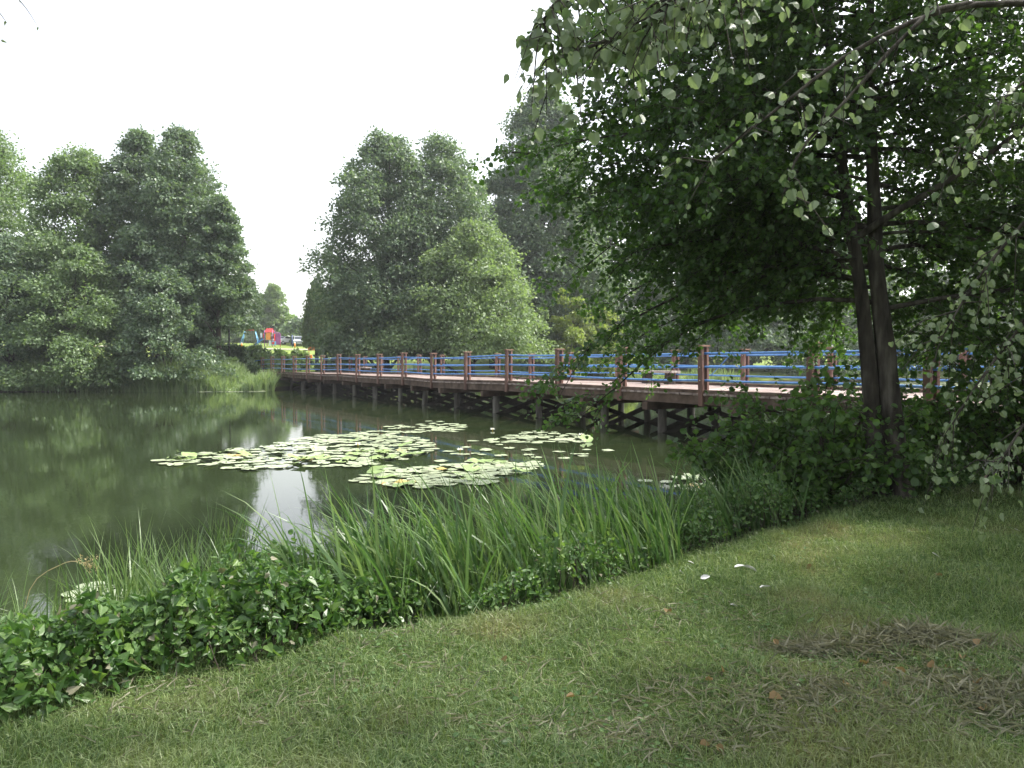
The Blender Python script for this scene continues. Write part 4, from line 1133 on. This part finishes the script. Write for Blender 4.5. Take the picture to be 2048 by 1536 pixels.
for k, (px, py, lb) in enumerate([(715, 893, 'white water lily flower in the middle of the large pad patch'), (1163, 873, 'white water lily flower at the right end of the patch by the piles'), (626, 900, 'white water lily flower left of centre in the large pad patch'),
                              (920, 904, 'white water lily flower among the loose pads'), (985, 862, 'white water lily bud on open water near the piles')]):
    x, y = W(px, py); t = thing('water_lily', lb, 'flower', (x, y, .02)); m_ = MB()
    for ring, (nn_, up, s) in enumerate(((8, .35, .07), (6, .9, .055))):
        for j in range(nn_):
            a = j * 2 * math.pi / nn_ + ring * .3; d = np.array([math.cos(a), math.sin(a), 0]); e = np.array([-math.sin(a), math.cos(a), 0]); z = np.array([0, 0, up])
            m_.poly([d * .005 + np.array([0, 0, .02]), (d + z) * s * .55 + e * .016, (d + z) * s + np.array([0, 0, .015]), (d + z) * s * .55 - e * .016])
    o = m_.build('petal', M['petal'], None); o.parent = t
    m_ = MB(); m_.tube([(0, 0, -.01), (0, 0, .03), (0, 0, .045)], [.012, .02, .006], 7); o = m_.build('flower_centre', M['yellow'], None); o.parent = t

# ---------------------------------------------------------------- things on the far bank
def at(px, Y, dz=0):
    X = XZ(px, Y); return (X, Y, gz(X, Y) + dz)


def tube_part(name, t, mat, segs, rad, n=8):
    m_ = MB()
    for s in segs: m_.tube(s, rad, n)
    o = m_.build(name, M[mat], None, True); o.parent = t; return o


def box_part(name, t, mat, c, d, ax=None, bevel=.02):
    m_ = MB(); m_.box(c, d, ax); o = m_.build(name, M[mat], None, bevel=bevel); o.parent = t; return o


lp = thing('lamp_post', 'slim black park lamp post among the bushes left of the bridge end', 'lamp post', at(459, 53))
tube_part('pole', lp, 'black', [[(0, 0, -.2), (0, 0, 4.9)]], .06); tube_part('base', lp, 'black', [[(0, 0, -.1), (0, 0, .7)]], .10)
m_ = MB(); m_.tube([(0, 0, 4.9), (0, 0, 5.0), (0, 0, 5.45)], [.08, .16, .24], 8); o = m_.build('lantern', M['grey'], None); o.parent = lp
m_ = MB(); m_.tube([(0, 0, 5.451), (0, 0, 5.5), (0, 0, 5.65)], [.28, .26, .04], 8); o = m_.build('lantern_roof', M['black'], None); o.parent = lp


def swing(label, px, Y, s, W_, cl, cb, name='swing_set'):
    t = thing(name, label, 'swing', at(px, Y)); H_ = 2.5 * s; w = W_ / 2
    for sx in (-1, 1):
        for sy in (-1, 1): tube_part('leg', t, cl, [[(sx * (w + .75 * s), sy * .55 * s, -.05), (sx * w, 0, H_)]], .055 * s)
        tube_part('side_bar', t, cl, [[(sx * (w + .3 * s), -.26 * s, H_ * .55), (sx * (w + .3 * s), .26 * s, H_ * .55)]], .04 * s)
    tube_part('top_beam', t, cb, [[(-w - .1, 0, H_), (w + .1, 0, H_)]], .085 * s)
    for sx in (-.45, .45):
        tube_part('chain', t, 'grey', [[(sx * w * 1.1 - .2, 0, H_), (sx * w * 1.1 - .2, 0, .5)], [(sx * w * 1.1 + .2, 0, H_), (sx * w * 1.1 + .2, 0, .5)]], .012, 4)
        box_part('seat', t, 'black', (sx * w * 1.1, 0, .48), (.46, .2, .04))
    return t


swing('blue-legged playground swing with a red top beam', 501, 116, 1.0, 1.5, 'light_blue', 'red')
swing('orange swing frame seen between the trunks of the left trees', 178, 68, .62, .9, 'rust', 'orange')

ps = thing('play_tower', 'colourful climbing tower with blue slide, orange panel and red roof', 'play tower', at(540, 117))
for x in (-.6, .6):
    for y in (-.6, .6): tube_part('post', ps, 'purple', [[(x, y, -.1), (x, y, 2.5)]], .06)
box_part('platform', ps, 'grey', (0, 0, 1.05), (1.25, 1.25, .08))
box_part('orange_panel', ps, 'orange', (.0, -.67, 1.55), (.72, .05, 1.05))
m_ = MB(); m_.prism([(-.75, 0), (.75, 0), (0, .6)], -.5, .5, (0, 0, 2.2)); o = m_.build('roof', M['red'], None); o.parent = ps
m_ = MB(); m_.box((-1.5, -.5, .62), (1.75, .5, .06), np.array([unit(np.array([-1, 0, -.72])), (0, 1, 0), unit(np.array([-.72, 0, 1]))])); m_.box((-1.5, -.76, .70), (1.75, .05, .22), np.array([unit(np.array([-1, 0, -.72])), (0, 1, 0), unit(np.array([-.72, 0, 1]))]))
m_.box((-1.5, -.24, .70), (1.75, .05, .22), np.array([unit(np.array([-1, 0, -.72])), (0, 1, 0), unit(np.array([-.72, 0, 1]))])); m_.box((-2.45, -.5, .05), (.5, .5, .06)); o = m_.build('slide', M['blue'], None); o.parent = ps
for x, z in ((-1.45, 1.6), (-.95, 1.9)): pass
tube_part('slide_hood', ps, 'red', [[(-.72, -.75, 1.15), (-.72, -.75, 1.95), (-.72, -.25, 1.95), (-.72, -.25, 1.15)]], .05)
box_part('side_panel', ps, 'green', (-.72, .2, 1.5), (.05, .6, .7)); box_part('side_panel', ps, 'white', (-1.35, .1, 1.75), (.28, .05, .75))
tube_part('support', ps, 'black', [[(-1.35, .1, -.05), (-1.35, .1, 1.4)]], .035)
box_part('climbing_wall', ps, 'purple', (1.35, -.2, 1.15), (.85, .08, 1.7)); box_part('climbing_wall', ps, 'red', (.92, -.5, 1.2), (.06, .5, 1.5))
tube_part('support', ps, 'red', [[(1.7, -.2, -.05), (1.7, -.2, 1.1)]], .05)
tube_part('arch_bar', ps, 'purple', [[(.66, -.4, 2.1), (1.0, -.4, 2.2), (1.7, -.25, 2.05)]], .05)
box_part('play_panel', ps, 'white', (.25, -.72, .5), (.3, .05, .8)); box_part('play_panel', ps, 'light_blue', (.85, -.68, .5), (.7, .05, .6))
m_ = MB(); m_.tube([(.75, -.73, .5), (.75, -.715, .5)], .22, 12); o = m_.build('porthole', M['red'], None); o.parent = ps


def car(label, px, Y, yaw, mat, L_=4.1, W_=1.7, H_=1.5):
    t = thing('parked_car', label, 'car', at(px, Y)); t.rotation_euler = (0, 0, yaw)
    prof = [(-L_ / 2, .35), (-L_ / 2, .78), (-L_ * .46, .9), (-L_ * .24, .98), (L_ * .38, 1.0), (L_ * .48, .9), (L_ / 2, .7), (L_ / 2, .35)]
    m_ = MB(); m_.prism(prof, -W_ / 2, W_ / 2); o = m_.build('body', M[mat], None, bevel=.06); o.parent = t
    cab = [(-L_ * .25, .97), (-L_ * .10, H_ - .03), (L_ * .28, H_), (L_ * .40, .98)]
    m_ = MB(); m_.prism(cab, -W_ * .43, W_ * .43); o = m_.build('cabin', M[mat], None, bevel=.05); o.parent = t
    # windscreen, side and rear glass stand just proud of the cabin
    a, b = np.array([0, -L_ * .245, 1.0]), np.array([0, -L_ * .105, H_ - .06]); u = unit(b - a); nr = np.array([0, -u[2], u[1]])
    m_ = MB(); m_.box((a + b) / 2 + nr * .012, (W_ * .76, np.linalg.norm(b - a) * .86, .012), np.array([(1, 0, 0), u, nr])); o = m_.build('windscreen', M['glass'], None); o.parent = t
    for s in (-1, 1):
        m_ = MB(); m_.prism([(-L_ * .19, 1.03), (-L_ * .08, H_ - .12), (L_ * .25, H_ - .12), (L_ * .32, 1.03)], s * W_ * .432, s * W_ * .438); o = m_.build('side_window', M['glass'], None); o.parent = t
        m_ = MB(); m_.box((s * W_ * .36, -L_ / 2 - .005, .72), (.34, .03, .15)); o = m_.build('headlight', M['silver'], None, bevel=.01); o.parent = t
        m_ = MB(); m_.box((s * (W_ / 2 + .09), -L_ * .2, 1.02), (.16, .09, .12)); o = m_.build('mirror', M[mat], None, bevel=.02); o.parent = t
        for y in (-L_ * .31, L_ * .30):
            m_ = MB(); m_.tube([(s * (W_ / 2 - .19), y, .31), (s * (W_ / 2 + .012), y, .31)], .31, 18); w = m_.build('wheel', M['tyre'], None); w.parent = t
            m_ = MB(); m_.tube([(s * (W_ / 2 + .005), y, .31), (s * (W_ / 2 + .022), y, .31)], .19, 12); q = m_.build('rim', M['silver'], None); q.parent = w
    box_part('grille', t, 'black', (0, -L_ / 2 - .006, .60), (W_ * .5, .03, .16)); box_part('bumper', t, 'grey', (0, -L_ / 2 - .02, .42), (W_ * .92, .08, .18))
    box_part('number_plate', t, 'white', (0, -L_ / 2 - .07, .45), (.5, .02, .11), bevel=.003)


car('low white car parked behind the climbing tower', 568, 127, -.35, 'white', 4.2, 1.7, 1.42)
car('taller silver-blue car parked to the right of the white car', 599, 122, .25, 'silver', 4.2, 1.75, 1.62)


def pole_thing(name, label, cat, px, Y, h, rad, mat, capmat=None):
    t = thing(name, label, cat, at(px, Y)); tube_part('pole', t, mat, [[(0, 0, -.1), (0, 0, h)]], rad)
    m_ = MB(); m_.tube([(0, 0, h), (0, 0, h + .06)], [rad * 1.25, rad * .7], 10); o = m_.build('cap', M[capmat or mat], None); o.parent = t; return t


pole_thing('post', 'tall dark blue post between the two parked cars', 'post', 585, 116, 1.9, .09, 'dark_blue')
pole_thing('bollard', 'short orange bollard right of the dark blue post', 'bollard', 590, 115, .75, .10, 'orange', 'white')
pole_thing('bollard', 'short orange bollard in front of the swing', 'bollard', 484, 113, .55, .12, 'orange', 'white')
pole_thing('bollard', 'squat grey bollard by the path below the climbing tower', 'bollard', 508.5, 96, .75, .16, 'grey')
bd = thing('notice_board', 'brown notice board on two posts at the edge of the meadow', 'sign', at(626, 92))
for s in (-1, 1): tube_part('post', bd, 'rust', [[(s * .48, 0, -.1), (s * .48, 0, 1.05)]], .045)
box_part('board', bd, 'rust', (0, -.05, .88), (1.2, .05, .5)); box_part('ledge', bd, 'bench_leg', (-.9, 0, .62), (.5, .3, .06)); tube_part('post', bd, 'black', [[(-1.12, 0, -.1), (-1.12, 0, .6)]], .03)
bn = thing('litter_bin', 'bright orange litter bin behind the far bridge rail', 'bin', at(620.5, 72))
m_ = MB(); m_.tube([(0, 0, .55), (0, 0, .6), (0, 0, 1.0)], [.15, .19, .21], 12); o = m_.build('bucket', M['orange'], None); o.parent = bn; tube_part('pole', bn, 'grey', [[(.2, .1, -.1), (.2, .1, 1.05)]], .03)
m_ = MB(); m_.tube([(0, 0, 1.001), (0, 0, 1.03), (0, 0, 1.08)], [.225, .22, .12], 12); o = m_.build('lid', M['orange'], None); o.parent = bn
sp = thing('play_figure', 'small red-topped play spring with grey body under the wide tree', 'play spring', at(652, 108))
m_ = MB(); m_.tube([(0, 0, 0), (0, 0, .55), (0, 0, .9)], [.10, .16, .22], 10); o = m_.build('body', M['grey'], None); o.parent = sp
m_ = MB(); m_.tube([(0, 0, .901), (0, 0, 1.1), (0, 0, 1.3), (0, 0, 1.42)], [.25, .36, .32, .12], 12); o = m_.build('seat', M['red'], None, True); o.parent = sp
for px, Y, lb in ((634, 64.5, 'thick dark post at the bridge end, left one of two'), (652, 65.5, 'thick dark post at the bridge end, right one of two')): pole_thing('gate_post', lb, 'post', px, Y, 1.25, .17, 'teal')

# ---------------------------------------------------------------- hazy air
hm, nt, N, L = new_mat('haze_air')
out = N.new('ShaderNodeOutputMaterial'); pv = N.new('ShaderNodeVolumePrincipled'); pv.inputs['Color'].default_value = (.93, .96, 1, 1)
pv.inputs['Density'].default_value = HAZE; pv.inputs['Anisotropy'].default_value = .35; L.new(pv.outputs[0], out.inputs['Volume'])
m_ = MB(); m_.box((0, 40, 14), (420, 420, 31)); tag(m_.build('haze', hm), kind='stuff')

# ---------------------------------------------------------------- sky, sun, camera
SUN_EL, SUN_AZ = R(52), R(72)
w = bpy.data.worlds.new('World'); bpy.context.scene.world = w; w.use_nodes = True
nt = w.node_tree; N = nt.nodes; L = nt.links; N.clear()
out = N.new('ShaderNodeOutputWorld'); bg = N.new('ShaderNodeBackground'); sky = N.new('ShaderNodeTexSky')
sky.sky_type = 'NISHITA'; sky.sun_disc = False; sky.sun_elevation = SUN_EL; sky.sun_rotation = SUN_AZ; sky.air_density = 1.2; sky.dust_density = 4
br = N.new('ShaderNodeMath'); br.operation = 'MULTIPLY'; br.inputs[1].default_value = 1.7    # cloud is brighter than the blue
bw = N.new('ShaderNodeRGBToBW'); mx = N.new('ShaderNodeMix'); mx.data_type = 'RGBA'; mx.inputs[0].default_value = .65    # thin bright cloud takes the blue out
L.new(sky.outputs[0], bw.inputs[0]); L.new(sky.outputs[0], mx.inputs[6]); L.new(bw.outputs[0], br.inputs[0]); L.new(br.outputs[0], mx.inputs[7])
L.new(mx.outputs[2], bg.inputs[0]); bg.inputs[1].default_value = .15; L.new(bg.outputs[0], out.inputs[0])
sd = bpy.data.lights.new('sun', 'SUN'); sd.energy = 2.6; sd.angle = R(3); sd.color = (1, .95, .87)
so = bpy.data.objects.new('sun', sd); C.objects.link(so)
dv = Vector((math.sin(SUN_AZ) * math.cos(SUN_EL), math.cos(SUN_AZ) * math.cos(SUN_EL), math.sin(SUN_EL)))
so.rotation_euler = dv.to_track_quat('Z', 'Y').to_euler(); so.location = dv * 60

cd = bpy.data.cameras.new('camera'); cam = bpy.data.objects.new('camera', cd); C.objects.link(cam)
cd.sensor_width = 36; cd.lens = FPX / 2048 * 36; cd.clip_end = 3000; cd.clip_start = .05
cam.location = (0, 0, EYE); cam.rotation_euler = (R(90) - math.atan((768 - HOR) / FPX), 0, 0)
sc = bpy.context.scene; sc.camera = cam
sc.view_settings.view_transform = 'Standard'; sc.view_settings.look = 'None'; sc.view_settings.gamma = 1; sc.view_settings.exposure = 1.38
sc.render.engine = 'CYCLES'
cy = sc.cycles; cy.max_bounces = 8; cy.diffuse_bounces = 4; cy.glossy_bounces = 4; cy.transmission_bounces = 6; cy.transparent_max_bounces = 8; cy.caustics_reflective = False; cy.caustics_refractive = False
